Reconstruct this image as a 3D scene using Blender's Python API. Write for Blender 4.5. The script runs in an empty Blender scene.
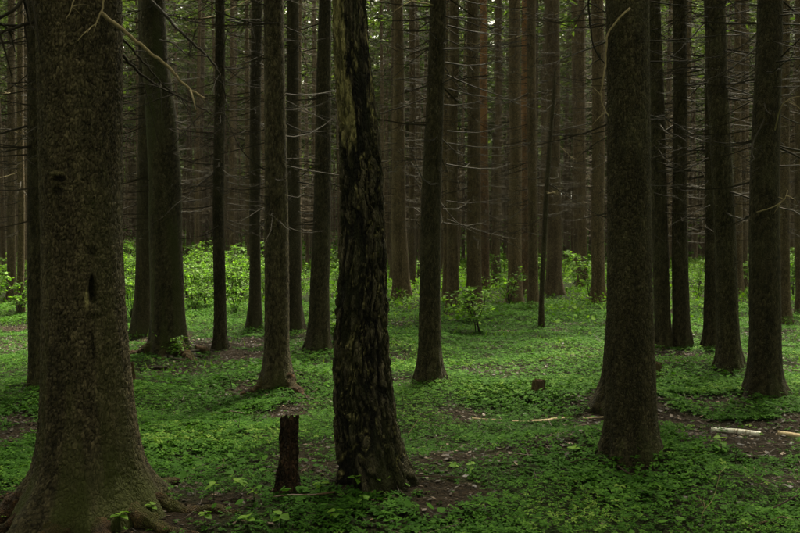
import bpy, math, random
import numpy as np
from mathutils import Vector, Matrix

random.seed(7)
R = math.radians
sc = bpy.context.scene
COL = sc.collection

# ------------------------------------------------------------------ camera, sky, sun, exposure
F_PX, CX, CY, CAM_H, PITCH = 850.0, 400.0, 266.5, 1.6, math.atan(31.5 / 850.0)
cam = bpy.data.cameras.new('camera')
cam.sensor_width = 36.0
cam.lens = F_PX / 800.0 * 36.0
cam.clip_start, cam.clip_end = 0.05, 5000.0
cam_o = bpy.data.objects.new('camera', cam)
COL.objects.link(cam_o)
cam_o.location = (0, 0, CAM_H)
cam_o.rotation_euler = (R(90) - PITCH, 0, 0)
sc.camera = cam_o

SUN_EL, SUN_AZ = 62.0, 20.0          # sun stands beyond the stand, a little to the right (veiled)
world = bpy.data.worlds.new('World')
sc.world = world
world.use_nodes = True
wn = world.node_tree
sky = wn.nodes.new('ShaderNodeTexSky')
sky.sky_type = 'NISHITA'
sky.sun_disc = False
sky.sun_elevation = R(SUN_EL)
sky.sun_rotation = R(SUN_AZ)
sky.air_density, sky.dust_density, sky.ozone_density = 1.0, 4.0, 0.6
wn.nodes['Background'].inputs['Strength'].default_value = 0.1
ov = wn.nodes.new('ShaderNodeHueSaturation')          # thin overcast: the same sky, nearly grey
ov.inputs['Saturation'].default_value = 0.0
wn.links.new(sky.outputs[0], ov.inputs['Color'])
warm = wn.nodes.new('ShaderNodeMix')                   # warm white balance, the same over the whole sky
warm.data_type, warm.blend_type = 'RGBA', 'MULTIPLY'
warm.inputs[0].default_value = 1.0
warm.inputs[7].default_value = (1.0, 0.96, 0.76, 1)
wn.links.new(ov.outputs[0], warm.inputs[6])
wn.links.new(warm.outputs[2], wn.nodes['Background'].inputs['Color'])

sun = bpy.data.lights.new('sun', 'SUN')
sun.energy = 4.6
sun.angle = R(18)
sun.color = (1.0, 0.93, 0.7)
sun_o = bpy.data.objects.new('sun', sun)
COL.objects.link(sun_o)
sd = Vector((math.sin(R(SUN_AZ)) * math.cos(R(SUN_EL)), math.cos(R(SUN_AZ)) * math.cos(R(SUN_EL)), math.sin(R(SUN_EL))))
sun_o.rotation_euler = (-sd).to_track_quat('-Z', 'Y').to_euler()
sun_o.location = (0, 0, 60)

vs = sc.view_settings
vs.view_transform = 'Standard'
vs.look = 'None'
vs.gamma = 1.0
vs.use_curve_mapping = False
vs.exposure = 2.4
sc.render.engine = 'CYCLES'
cy = sc.cycles
cy.use_denoising = True
cy.max_bounces = 4
cy.diffuse_bounces = 3
cy.glossy_bounces = 2
cy.transmission_bounces = 4
cy.use_adaptive_sampling = False


# ------------------------------------------------------------------ numpy helpers
def h2(ix, iy, s):
    v = np.sin(ix * 127.1 + iy * 311.7 + s * 74.7) * 43758.5453
    return v - np.floor(v)


def vnoise(x, y, s=0):
    ix, iy = np.floor(x), np.floor(y)
    fx, fy = x - ix, y - iy
    fx, fy = fx * fx * (3 - 2 * fx), fy * fy * (3 - 2 * fy)
    a, b, c, d = h2(ix, iy, s), h2(ix + 1, iy, s), h2(ix, iy + 1, s), h2(ix + 1, iy + 1, s)
    return (a * (1 - fx) + b * fx) * (1 - fy) + (c * (1 - fx) + d * fx) * fy


def fbm(x, y, s=0, o=4):
    t, a, n = 0.0, 0.5, 0.0
    for i in range(o):
        t = t + a * vnoise(x * 2 ** i, y * 2 ** i, s + i * 7)
        n += a
        a *= 0.5
    return t / n


def sstep(a, b, x):
    t = np.clip((x - a) / (b - a), 0, 1)
    return t * t * (3 - 2 * t)


def voronoi(u, v, per, s=0):
    """F1, F2 and the cell's random value; u repeats every `per` cells."""
    iu, iv = np.floor(u), np.floor(v)
    f1 = np.full(u.shape, 9.0)
    f2 = np.full(u.shape, 9.0)
    cid = np.zeros(u.shape)
    for du in (-1, 0, 1):
        for dv in (-1, 0, 1):
            cu, cv = iu + du, iv + dv
            w = np.mod(cu, per)
            px = cu + 0.1 + 0.8 * h2(w, cv, s)
            py = cv + 0.1 + 0.8 * h2(w, cv, s + 3)
            d = np.hypot(u - px, v - py)
            near = d < f1
            f2 = np.where(near, f1, np.minimum(f2, d))
            cid = np.where(near, h2(w, cv, s + 5), cid)
            f1 = np.where(near, d, f1)
    return f1, f2, cid


MOUNDS = []                     # (x, y, height, radius) raised ground at the feet of the trees


def gh(x, y):
    x = np.asarray(x, float)
    y = np.asarray(y, float)
    z = (fbm(x * 0.35 + 9, y * 0.35 + 4, 11, 3) - 0.5) * 0.22 * sstep(1.0, 6.0, y) \
        + (fbm(x * 1.3, y * 1.3, 23, 3) - 0.5) * 0.09 + (fbm(x * 0.05, y * 0.05, 31, 2) - 0.5) * 0.5 * sstep(15, 60, np.hypot(x, y))
    for mx, my, mh, mr in MOUNDS:
        z = z + mh * np.exp(-((x - mx) ** 2 + (y - my) ** 2) / (mr * mr))
    return z


def ray(px, py):
    a, b = (px - CX) / F_PX, (CY - py) / F_PX
    c, s = math.cos(PITCH), math.sin(PITCH)
    return np.array((a, c + b * s, -s + b * c))


def on_ground(px, py):
    d = ray(px, py)
    z = 0.0
    for _ in range(12):
        t = (z - CAM_H) / d[2]
        z = float(gh(d[0] * t, d[1] * t))
    return np.array((d[0] * t, d[1] * t, z))


def at_depth(px, py, Y):
    d = ray(px, py)
    t = Y / d[1]
    return np.array((d[0] * t, Y, CAM_H + d[2] * t))


def mesh_np(name, V, Fs, mat, attrs=None, smooth=False):
    """Fs: list of integer arrays (n,3) or (n,4)."""
    me = bpy.data.meshes.new(name)
    V = np.asarray(V, np.float32)
    Fs = [np.asarray(f, np.int32) for f in Fs if len(f)]
    me.vertices.add(len(V))
    me.vertices.foreach_set('co', V.ravel())
    loops = np.concatenate([f.ravel() for f in Fs])
    tot = np.concatenate([np.full(len(f), f.shape[1], np.int32) for f in Fs])
    start = np.concatenate([[0], np.cumsum(tot)[:-1]]).astype(np.int32)
    me.loops.add(len(loops))
    me.loops.foreach_set('vertex_index', loops)
    me.polygons.add(len(tot))
    me.polygons.foreach_set('loop_start', start)
    me.polygons.foreach_set('use_smooth', np.full(len(tot), smooth))
    for k, a in (attrs or {}).items():
        at = me.attributes.new(k, 'FLOAT', 'POINT')
        at.data.foreach_set('value', np.asarray(a, np.float32))
    for m in (mat if isinstance(mat, (list, tuple)) else [mat]):
        me.materials.append(m)
    me.update(calc_edges=True)
    return me


def link(name, me, parent=None, loc=None, rot=None, scale=None):
    o = bpy.data.objects.new(name, me)
    COL.objects.link(o)
    o.parent = parent
    if loc is not None:
        o.location = loc
    if rot is not None:
        o.rotation_euler = rot
    if scale is not None:
        o.scale = scale if hasattr(scale, '__len__') else (scale,) * 3
    return o


def thing(name, label, cat, loc=(0, 0, 0), rz=0.0, group=None, me=None, scale=None):
    o = link(name, me, None, loc, (0, 0, rz), scale)
    o['label'], o['category'] = label, cat
    if group:
        o['group'] = group
    return o


class MB:
    def __init__(self):
        self.V, self.Q, self.T, self.A, self.n = [], [], [], [], 0

    def add(self, V, Q=None, T=None, a=0.0):
        V = np.asarray(V, float).reshape(-1, 3)
        self.V.append(V)
        if Q is not None and len(Q):
            self.Q.append(np.asarray(Q) + self.n)
        if T is not None and len(T):
            self.T.append(np.asarray(T) + self.n)
        self.A.append(np.broadcast_to(np.asarray(a, float), (len(V),)))
        self.n += len(V)

    def mesh(self, name, mat, smooth=False, extra=None):
        Fs = []
        if self.Q:
            Fs.append(np.concatenate(self.Q))
        if self.T:
            Fs.append(np.concatenate(self.T))
        at = {'rnd': np.concatenate(self.A)}
        if extra:
            at.update(extra)
        return mesh_np(name, np.concatenate(self.V), Fs, mat, at, smooth)


def tube(P, rad, k=5, cap=True):
    """tube along polyline P with a radius per point"""
    P = np.asarray(P, float)
    n = len(P)
    rad = np.broadcast_to(np.asarray(rad, float), (n,))
    T = np.gradient(P, axis=0)
    T /= np.linalg.norm(T, axis=1)[:, None] + 1e-9
    ref = np.array((0, 0, 1.0)) if abs(T[0][2]) < 0.8 else np.array((0, 1.0, 0))
    A = np.cross(T, ref)
    A /= np.linalg.norm(A, axis=1)[:, None] + 1e-9
    B = np.cross(T, A)
    th = np.arange(k) * 2 * math.pi / k
    V = P[:, None, :] + rad[:, None, None] * (A[:, None, :] * np.cos(th)[None, :, None] + B[:, None, :] * np.sin(th)[None, :, None])
    V = V.reshape(-1, 3)
    i = np.arange(n - 1)[:, None] * k
    j = np.arange(k)[None, :]
    j2 = (j + 1) % k
    Q = np.stack([i + j, i + j2, i + k + j2, i + k + j], -1).reshape(-1, 4)
    Tt = []
    if cap:
        V = np.vstack([V, P[0], P[-1]])
        c0, c1 = n * k, n * k + 1
        for a in range(k):
            Tt.append((c0, (a + 1) % k, a))
            Tt.append((c1, (n - 1) * k + a, (n - 1) * k + (a + 1) % k))
    return V, Q, Tt


# ------------------------------------------------------------------ materials
def new_mat(name):
    m = bpy.data.materials.new(name)
    m.use_nodes = True
    nt = m.node_tree
    nt.nodes.clear()
    return m, nt, nt.nodes.new('ShaderNodeOutputMaterial')


def N(nt, t, **kw):
    n = nt.nodes.new('ShaderNode' + t)
    for k, v in kw.items():
        if k in n.inputs:
            n.inputs[k].default_value = v
        else:
            setattr(n, k, v)
    return n


def ramp(nt, fac, stops):
    r = nt.nodes.new('ShaderNodeValToRGB')
    e = r.color_ramp.elements
    e[0].position, e[0].color = stops[0][0], (*stops[0][1], 1)
    e[1].position, e[1].color = stops[-1][0], (*stops[-1][1], 1)
    for p, c in stops[1:-1]:
        x = e.new(p)
        x.color = (*c, 1)
    nt.links.new(fac, r.inputs[0])
    return r.outputs[0]


def mixc(nt, fac, a, b, mode='MIX'):
    m = nt.nodes.new('ShaderNodeMix')
    m.data_type = 'RGBA'
    m.blend_type = mode
    for s, v in ((m.inputs[0], fac), (m.inputs[6], a), (m.inputs[7], b)):
        if hasattr(v, 'links'):
            nt.links.new(v, s)
        elif isinstance(v, tuple):
            s.default_value = (*v, 1)
        else:
            s.default_value = v
    return m.outputs[2]


def math_n(nt, op, a, b=None, clamp=False):
    m = nt.nodes.new('ShaderNodeMath')
    m.operation = op
    m.use_clamp = clamp
    for s, v in zip(m.inputs, (a, b)):
        if v is None:
            continue
        if hasattr(v, 'links'):
            nt.links.new(v, s)
        else:
            s.default_value = v
    return m.outputs[0]


def attr(nt, name):
    a = nt.nodes.new('ShaderNodeAttribute')
    a.attribute_name = name
    return a.outputs['Fac']


def bark_mat(name, dark, mid, light, moss=(0.045, 0.055, 0.015), moss_lo=0.62, cell=42.0, zs=0.5, bump=0.35, lichen=0.25, dist=0.012,
             upper=None):
    m, nt, out = new_mat(name)
    tc = N(nt, 'TexCoord')
    mp = N(nt, 'Mapping')
    mp.inputs['Scale'].default_value = (1, 1, zs)
    nt.links.new(tc.outputs['Object'], mp.inputs[0])
    wob = N(nt, 'TexNoise', Scale=22.0, Detail=3.0)
    nt.links.new(mp.outputs[0], wob.inputs['Vector'])
    wv = N(nt, 'VectorMath', operation='MULTIPLY_ADD')
    nt.links.new(wob.outputs['Color'], wv.inputs[0])
    wv.inputs[1].default_value = (0.045, 0.045, 0.045)
    nt.links.new(mp.outputs[0], wv.inputs[2])
    v1 = N(nt, 'TexVoronoi', Scale=cell)
    v2 = N(nt, 'TexVoronoi', Scale=cell, feature='DISTANCE_TO_EDGE')
    fine = N(nt, 'TexNoise', Scale=130.0, Detail=6.0, Roughness=0.7)
    big = N(nt, 'TexNoise', Scale=3.2, Detail=4.0, Roughness=0.6)
    for n in (v1, v2, fine, big):
        nt.links.new(wv.outputs[0], n.inputs['Vector'])
    sep = N(nt, 'SeparateColor')
    nt.links.new(v1.outputs['Color'], sep.inputs[0])
    mid_n = N(nt, 'TexNoise', Scale=34.0, Detail=5.0, Roughness=0.75)
    nt.links.new(wv.outputs[0], mid_n.inputs['Vector'])
    val = math_n(nt, 'ADD', math_n(nt, 'MULTIPLY', sep.outputs[0], 0.16), math_n(nt, 'ADD', math_n(nt, 'MULTIPLY', fine.outputs[0], 0.3), math_n(nt, 'MULTIPLY', mid_n.outputs[0], 0.54)))
    smp = N(nt, 'Mapping')
    smp.inputs['Scale'].default_value = (7, 7, 0.7)
    nt.links.new(tc.outputs['Object'], smp.inputs[0])
    streak = N(nt, 'TexNoise', Scale=1.0, Detail=4.0, Roughness=0.6)
    nt.links.new(smp.outputs[0], streak.inputs['Vector'])
    val = math_n(nt, 'ADD', val, math_n(nt, 'MULTIPLY', math_n(nt, 'SUBTRACT', streak.outputs[0], 0.5), 0.5))
    val = math_n(nt, 'ADD', val, math_n(nt, 'MULTIPLY', math_n(nt, 'SUBTRACT', big.outputs[0], 0.5), 0.3))
    val = math_n(nt, 'ADD', val, attr(nt, 'tone'))
    col = ramp(nt, val, [(0.3, dark), (0.52, mid), (0.78, light)])
    crack = ramp(nt, v2.outputs['Distance'], [(0.0, (0.6,) * 3), (0.16, (1,) * 3)])
    col = mixc(nt, 1.0, col, crack, 'MULTIPLY')
    oi = N(nt, 'ObjectInfo')
    hv = N(nt, 'HueSaturation')
    nt.links.new(math_n(nt, 'ADD', math_n(nt, 'MULTIPLY', oi.outputs['Random'], 0.5), 0.75), hv.inputs['Value'])
    nt.links.new(col, hv.inputs['Color'])
    col = hv.outputs[0]
    # grey-green algae patches and moss towards the foot
    patch = ramp(nt, big.outputs[0], [(0.5, (0, 0, 0)), (0.72, (lichen,) * 3)])
    col = mixc(nt, patch, col, (0.085, 0.09, 0.05))
    z = N(nt, 'SeparateXYZ')
    nt.links.new(tc.outputs['Object'], z.inputs[0])
    low = N(nt, 'MapRange')
    low.inputs[1].default_value, low.inputs[2].default_value = 1.3, 0.0
    low.inputs[3].default_value, low.inputs[4].default_value = -0.25, 0.14
    nt.links.new(z.outputs[2], low.inputs[0])
    mm = math_n(nt, 'ADD', math_n(nt, 'ADD', low.outputs[0], math_n(nt, 'MULTIPLY', fine.outputs[0], 0.25)), math_n(nt, 'MULTIPLY', big.outputs[0], 0.75))
    mfac = ramp(nt, mm, [(moss_lo, (0, 0, 0)), (moss_lo + 0.22, (0.85,) * 3)])
    mfac = math_n(nt, 'ADD', mfac, attr(nt, 'moss'), True)
    mcol = mixc(nt, fine.outputs[0], tuple(c * 0.6 for c in moss), tuple(c * 1.5 for c in moss))
    col = mixc(nt, mfac, col, mcol)
    if upper:
        uf = N(nt, 'MapRange')
        uf.inputs[1].default_value, uf.inputs[2].default_value = 2.2, 6.0
        nt.links.new(z.outputs[2], uf.inputs[0])
        col = mixc(nt, math_n(nt, 'MULTIPLY', uf.outputs[0], ramp(nt, big.outputs[0], [(0.38, (0.1,) * 3), (0.55, (1,) * 3)])), col, mixc(nt, fine.outputs[0], tuple(c * 0.6 for c in upper), upper))
    pale = mixc(nt, ramp(nt, mid_n.outputs[0], [(0.35, (0, 0, 0)), (0.65, (1, 1, 1))]), (0.13, 0.11, 0.035), (0.5, 0.44, 0.21))
    col = mixc(nt, attr(nt, 'pale'), col, pale)
    hgt = math_n(nt, 'ADD', math_n(nt, 'MINIMUM', math_n(nt, 'MULTIPLY', v2.outputs['Distance'], 4.0), 1.0),
                 math_n(nt, 'ADD', math_n(nt, 'MULTIPLY', fine.outputs[0], 0.7), math_n(nt, 'MULTIPLY', sep.outputs[1], 0.6)))
    b = N(nt, 'Bump', Strength=bump, Distance=dist)
    nt.links.new(hgt, b.inputs['Height'])
    p = N(nt, 'BsdfPrincipled', Roughness=0.9)
    p.inputs['Specular IOR Level'].default_value = 0.2
    nt.links.new(col, p.inputs['Base Color'])
    nt.links.new(b.outputs[0], p.inputs['Normal'])
    nt.links.new(p.outputs[0], out.inputs[0])
    return m


def leaf_mat(name, stops, trans=0.3, rough=0.55, spec=0.25, tint=(1.1, 1.25, 0.5)):
    m, nt, out = new_mat(name)
    col = ramp(nt, attr(nt, 'rnd'), stops)
    p = N(nt, 'BsdfPrincipled', Roughness=rough)
    p.inputs['Specular IOR Level'].default_value = spec
    nt.links.new(col, p.inputs['Base Color'])
    if trans:
        t = N(nt, 'BsdfTranslucent')
        nt.links.new(mixc(nt, 1.0, col, tint, 'MULTIPLY'), t.inputs[0])
        mx = N(nt, 'MixShader')
        mx.inputs[0].default_value = trans
        nt.links.new(p.outputs[0], mx.inputs[1])
        nt.links.new(t.outputs[0], mx.inputs[2])
        nt.links.new(mx.outputs[0], out.inputs[0])
    else:
        nt.links.new(p.outputs[0], out.inputs[0])
    return m


def wood_mat(name, a, b, scale=30.0, zs=0.15, bump=0.4, moss=0.0):
    m, nt, out = new_mat(name)
    tc = N(nt, 'TexCoord')
    mp = N(nt, 'Mapping')
    mp.inputs['Scale'].default_value = (1, 1, zs)
    nt.links.new(tc.outputs['Object'], mp.inputs[0])
    n1 = N(nt, 'TexNoise', Scale=scale, Detail=7.0, Roughness=0.7)
    n2 = N(nt, 'TexNoise', Scale=scale * 0.2, Detail=4.0)
    nt.links.new(mp.outputs[0], n1.inputs['Vector'])
    nt.links.new(tc.outputs['Object'], n2.inputs['Vector'])
    f = math_n(nt, 'ADD', math_n(nt, 'MULTIPLY', n1.outputs[0], 0.7), math_n(nt, 'MULTIPLY', n2.outputs[0], 0.3))
    col = ramp(nt, f, [(0.32, a), (0.68, b)])
    if moss:
        col = mixc(nt, ramp(nt, n2.outputs[0], [(0.5, (0, 0, 0)), (0.65, (moss,) * 3)]), col, (0.04, 0.055, 0.014))
    bp = N(nt, 'Bump', Strength=bump, Distance=0.02)
    nt.links.new(n1.outputs[0], bp.inputs['Height'])
    p = N(nt, 'BsdfPrincipled', Roughness=0.85)
    p.inputs['Specular IOR Level'].default_value = 0.2
    nt.links.new(col, p.inputs['Base Color'])
    nt.links.new(bp.outputs[0], p.inputs['Normal'])
    nt.links.new(p.outputs[0], out.inputs[0])
    return m


M_BARK_SHADED = bark_mat('shaded_spruce_bark', (0.0125, 0.0105, 0.005), (0.039, 0.0325, 0.0165), (0.1, 0.083, 0.045), cell=58.0, zs=0.5, bump=0.65, moss=(0.034, 0.04, 0.01))  # spruce bark darkened: the shade on the near trunks is in its colour
M_BARK_OLD = bark_mat('old_spruce_bark', (0.022, 0.018, 0.009), (0.082, 0.066, 0.036), (0.21, 0.17, 0.1), cell=50.0, zs=0.5, bump=0.7, dist=0.014,
                      moss=(0.04, 0.044, 0.011), moss_lo=0.58)
M_BARK_FAR_LIT = bark_mat('lit_far_spruce_bark', (0.032, 0.023, 0.012), (0.102, 0.073, 0.041), (0.195, 0.145, 0.088), cell=40.0, moss_lo=0.72, bump=0.8)  # lighter copy of the bark: light on the far trunks put into the colour
M_BIRCH = bark_mat('birch_bark', (0.009, 0.008, 0.0045), (0.04, 0.034, 0.02), (0.16, 0.135, 0.085), cell=60.0, zs=0.35, bump=0.9, dist=0.02,
                   moss=(0.03, 0.033, 0.009), lichen=0.12)
M_PINE = bark_mat('pine_bark', (0.035, 0.023, 0.014), (0.1, 0.062, 0.037), (0.2, 0.125, 0.075), cell=20.0, moss_lo=0.9, bump=0.6,
                  upper=(0.3, 0.15, 0.068))
M_ROOT = bark_mat('root_bark', (0.014, 0.009, 0.005), (0.06, 0.034, 0.017), (0.16, 0.085, 0.04), cell=70.0, zs=1.0, bump=0.9, moss_lo=0.66,
                  moss=(0.045, 0.046, 0.009))
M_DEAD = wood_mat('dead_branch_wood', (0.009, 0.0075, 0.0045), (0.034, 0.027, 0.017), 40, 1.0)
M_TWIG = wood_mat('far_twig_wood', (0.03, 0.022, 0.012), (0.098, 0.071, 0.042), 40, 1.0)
M_PALE = wood_mat('pale_branch_wood', (0.17, 0.13, 0.07), (0.36, 0.29, 0.17), 40, 1.0)
M_ROT = wood_mat('rotten_wood', (0.01, 0.007, 0.0045), (0.14, 0.08, 0.048), 24, 0.5, 1.0, 0.7)
M_STUMP = wood_mat('stump_bark', (0.025, 0.018, 0.01), (0.15, 0.105, 0.062), 34, 0.3, 1.0, 0.5)
M_STUB = bark_mat('rotten_stump_bark', (0.01, 0.0075, 0.0045), (0.05, 0.03, 0.018), (0.17, 0.085, 0.048), cell=48.0, zs=0.6, bump=1.0, dist=0.02, moss_lo=0.64)
M_CUT = wood_mat('weathered_cut_wood', (0.06, 0.042, 0.025), (0.2, 0.15, 0.09), 30, 1.0)
M_BARE = wood_mat('bare_log_wood', (0.25, 0.18, 0.1), (0.6, 0.48, 0.32), 20, 1.0)
M_SORREL = leaf_mat('sorrel_leaf', [(0.0, (0.011, 0.035, 0.004)), (0.45, (0.03, 0.086, 0.009)), (0.8, (0.06, 0.145, 0.015)), (1.0, (0.14, 0.22, 0.04))], 0.25, 0.65, 0.05)
M_HERB = leaf_mat('herb_leaf', [(0.0, (0.022, 0.062, 0.007)), (0.5, (0.066, 0.145, 0.012)), (1.0, (0.14, 0.24, 0.026))], 0.35, 0.65, 0.05)
M_SHRUB = leaf_mat('shrub_leaf', [(0.0, (0.045, 0.11, 0.01)), (0.5, (0.1, 0.21, 0.02)), (1.0, (0.18, 0.31, 0.04))], 0.5, 0.55, 0.15)
M_NEEDLE = leaf_mat('spruce_needle', [(0.0, (0.02, 0.036, 0.009)), (0.6, (0.05, 0.08, 0.017)), (1.0, (0.1, 0.14, 0.03))], 0.45, 0.6, 0.1)
M_LITTER = leaf_mat('leaf_litter', [(0.0, (0.008, 0.0052, 0.003)), (0.5, (0.028, 0.0165, 0.009)), (0.85, (0.06, 0.035, 0.019)), (1.0, (0.16, 0.11, 0.068))], 0.0)

# ------------------------------------------------------------------ trees picked out of the photograph
# each: silhouette knots (y, x_edge, x_edge) in photo pixels from the foot upward
TREES = [
 dict(k='old', n='spruce_tree', l='massive old spruce with wide mossy roots and a hollow knot in its bark', m='old',
      s=[(507, 4, 172), (492, 17, 160), (478, 29, 149), (460, 36, 143), (430, 40, 137), (400, 42, 133), (350, 43, 128), (300, 43, 124), (250, 43, 121), (150, 41, 120), (50, 39, 120), (0, 38, 119)], nb=5),
 dict(k='birch', n='birch_tree', l='old birch with black furrowed bark and yellowish peeling patches high up', m='birch',
      s=[(478, 338, 416), (465, 338, 409), (440, 335, 402), (400, 333, 394), (350, 333, 388), (300, 337, 387), (250, 341, 386), (150, 341, 380), (50, 334, 369), (0, 333, 366)], nb=0),
 dict(k='stout', n='spruce_tree', l='stout dark spruce with a pale snapped branch dangling against its bark', m='bark',
      s=[(455, 600, 668), (447, 603, 663), (420, 606, 657), (380, 607, 655), (330, 607, 653), (250, 608, 651), (100, 608, 649), (0, 607, 648)], nb=5),
 dict(k='straight', n='spruce_tree', l='straight spruce with flared foot rising beyond the white birch log', m='bark',
      s=[(396, 741, 789), (385, 745, 784), (370, 748, 781), (340, 750, 780), (250, 751, 780), (0, 756, 779)], nb=12),
 dict(k='lean', n='spruce_tree', l='leaning dark spruce next to the straight spruce beyond the birch log', m='bark',
      s=[(370, 712, 748), (360, 716, 744), (340, 718, 740), (300, 717, 738), (200, 712, 732), (100, 708, 728), (0, 705, 725)], nb=22),
 dict(k='brown', n='spruce_tree', l='grey-brown spruce on a litter-brown mound beyond the tall rotten stump', m='old',
      s=[(382, 257, 299), (372, 261, 293), (350, 264, 289), (300, 264, 288), (200, 264, 287), (0, 263, 282)], nb=10),
 dict(k='slender', n='spruce_tree', l='slender dark spruce standing free between the birch and the short stump', m='bark',
      s=[(383, 411, 449), (372, 415, 444), (350, 418, 441), (300, 419, 440), (200, 421, 441), (100, 425, 442), (0, 428, 444)], nb=12),
 dict(n='spruce_tree', l='slim spruce half hidden behind the massive old spruce', m='bark',
      s=[(390, 26, 52), (370, 29, 50), (300, 30, 49), (150, 30, 48), (0, 30, 47)], nb=20),
 dict(n='spruce_tree', l='dark spruce with a mossy flared foot between the mound spruce and the birch', m='bark',
      s=[(350, 302, 333), (340, 306, 331), (320, 309, 330), (280, 310, 329), (200, 313, 330), (100, 317, 332), (0, 320, 332)], nb=14),
 dict(n='spruce_tree', l='thin pole-like spruce between the mossy bent trunk and the mound spruce', m='bark',
      s=[(348, 211, 230), (340, 213, 227), (310, 214, 226), (200, 214, 225), (0, 216, 225)], nb=14),
 dict(k='snag', n='spruce_tree', l='thick bent mossy trunk with fallen sticks piled at its foot', m='bark', moss=1,
      s=[(352, 145, 190), (340, 149, 187), (310, 151, 184), (250, 150, 182), (180, 150, 181), (110, 146, 175), (60, 142, 167), (0, 141, 165)], nb=8),
 dict(n='spruce_tree', l='spruce pressed close behind the thick bent mossy trunk', m='bark',
      s=[(330, 129, 155), (320, 133, 152), (280, 136, 152), (150, 137, 153), (0, 139, 155)], nb=14),
 dict(n='spruce_tree', l='dark narrow spruce close behind the mound spruce, on the thin pole side', m='bark',
      s=[(327, 244, 264), (315, 248, 261), (250, 250, 261), (0, 251, 262)], nb=16),
 dict(n='spruce_tree', l='spruce half covered by the mound spruce, towards the mossy-footed dark one', m='bark',
      s=[(331, 282, 307), (320, 286, 303), (260, 287, 301), (150, 287, 299), (0, 287, 299)], nb=16),
 dict(n='spruce_tree', l='reddish spruce rising beyond the birch in the dark stand', m='far',
      s=[(300, 390, 413), (290, 392, 410), (200, 392, 406), (0, 393, 402)], nb=22),
 dict(n='spruce_tree', l='thin reddish spruce between the slender dark spruce and the reddish one', m='far',
      s=[(288, 407, 418), (270, 409, 416), (0, 409, 415)], nb=18),
 dict(n='spruce_tree', l='narrow spruce of the twin pair behind the leafy clearing shrub', m='far',
      s=[(306, 444, 461), (295, 447, 459), (150, 448, 458), (0, 449, 458)], nb=22),
 dict(n='spruce_tree', l='thinnest spruce beside the slender dark spruce, deeper in the clearing', m='far',
      s=[(300, 441, 451), (280, 443, 449), (0, 444, 449)], nb=18),
 dict(n='spruce_tree', l='broad spruce with a two-toned trunk directly behind the clearing shrub', m='far',
      s=[(307, 463, 484), (295, 466, 481), (150, 467, 480), (0, 468, 479)], nb=20),
 dict(n='pine_tree', l='orange-barked pine showing beside the broad clearing spruce', m='pine',
      s=[(294, 479, 492), (285, 480, 490), (100, 480, 488), (0, 480, 487)], nb=8),
 dict(n='spruce_tree', l='smooth greenish spruce in front of an orange pine', m='far',
      s=[(302, 504, 525), (290, 508, 522), (150, 509, 521), (0, 508, 520)], nb=12),
 dict(n='pine_tree', l='thin orange pine tucked behind the smooth greenish spruce', m='pine',
      s=[(293, 519, 530), (285, 520, 529), (150, 521, 528), (0, 521, 528)], nb=4),
 dict(n='spruce_tree', l='narrow spruce between the thin orange pine and the leaning dead pole', m='far',
      s=[(309, 525, 541), (300, 528, 538), (150, 528, 537), (0, 527, 536)], nb=20),
 dict(n='spruce_tree', l='brown spruce right behind the leaning dead pole', m='far',
      s=[(297, 543, 567), (285, 546, 562), (150, 547, 560), (0, 546, 560)], nb=26),
 dict(n='spruce_tree', l='spruce between the leaning dead pole and the stout dark spruce', m='far',
      s=[(304, 588, 609), (290, 592, 605), (0, 592, 604)], nb=24),
 dict(n='spruce_tree', l='spruce just past the stout dark spruce, leaning towards it', m='bark',
      s=[(339, 653, 675), (325, 655, 671), (200, 653, 668), (0, 648, 660)], nb=24),
 dict(n='spruce_tree', l='upright spruce paired with the one leaning towards the stout trunk', m='bark',
      s=[(337, 671, 694), (320, 673, 690), (200, 674, 688), (0, 674, 687)], nb=26),
 dict(n='spruce_tree', l='spruce behind the leaning dark spruce with a cut stump at its foot', m='bark',
      s=[(343, 700, 722), (330, 703, 719), (250, 704, 717), (100, 705, 717), (0, 705, 716)], nb=20),
 dict(n='spruce_tree', l='spruce almost wholly hidden behind the stout dark spruce', m='bark',
      s=[(407, 586, 642), (395, 594, 634), (375, 602, 632), (300, 608, 632), (0, 612, 632)], nb=10),
 dict(n='spruce_tree', l='narrow spruce beyond the straight flared spruce', m='far',
      s=[(322, 777, 793), (310, 780, 790), (0, 782, 790)], nb=24),
 dict(n='spruce_tree', l='spruce by the bright bushes, past the narrow one beyond the straight spruce', m='far',
      s=[(312, 794, 810), (300, 796, 808), (0, 796, 806)], nb=20),
 dict(n='spruce_tree', l='thin far spruce in the gap between leaning and straight spruces', m='far',
      s=[(292, 731, 746), (280, 734, 743), (0, 735, 741)], nb=20),
 dict(n='spruce_tree', l='dark thin spruce in the cluster past the half hidden slim one', m='far', g='slim cluster',
      s=[(303, 5, 18), (295, 7, 16), (0, 8, 15)], nb=26),
 dict(n='spruce_tree', l='short-looking thin spruce nearest the half hidden slim spruce', m='far', g='slim cluster',
      s=[(313, 16, 26), (305, 17, 24), (0, 18, 24)], nb=24),
]
for t in TREES:
    y0, a, b = t['s'][0]
    p = on_ground((a + b) / 2, y0)
    t['p'] = p
for t in TREES:
    w = (t['s'][2][2] - t['s'][2][1]) * t['p'][1] / F_PX
    MOUNDS.append((t['p'][0], t['p'][1] - 0.0, 0.10 if t.get('k') in ('old', 'birch', 'stout', 'brown') else 0.05, 0.28 + w * 1.2))
MOUNDS.append((2.3, 4.3, 0.10, 1.0))
for t in TREES:
    y0, a, b = t['s'][0]
    t['p'] = on_ground((a + b) / 2, y0)
P = {t['k']: t['p'] for t in TREES if 'k' in t}

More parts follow.
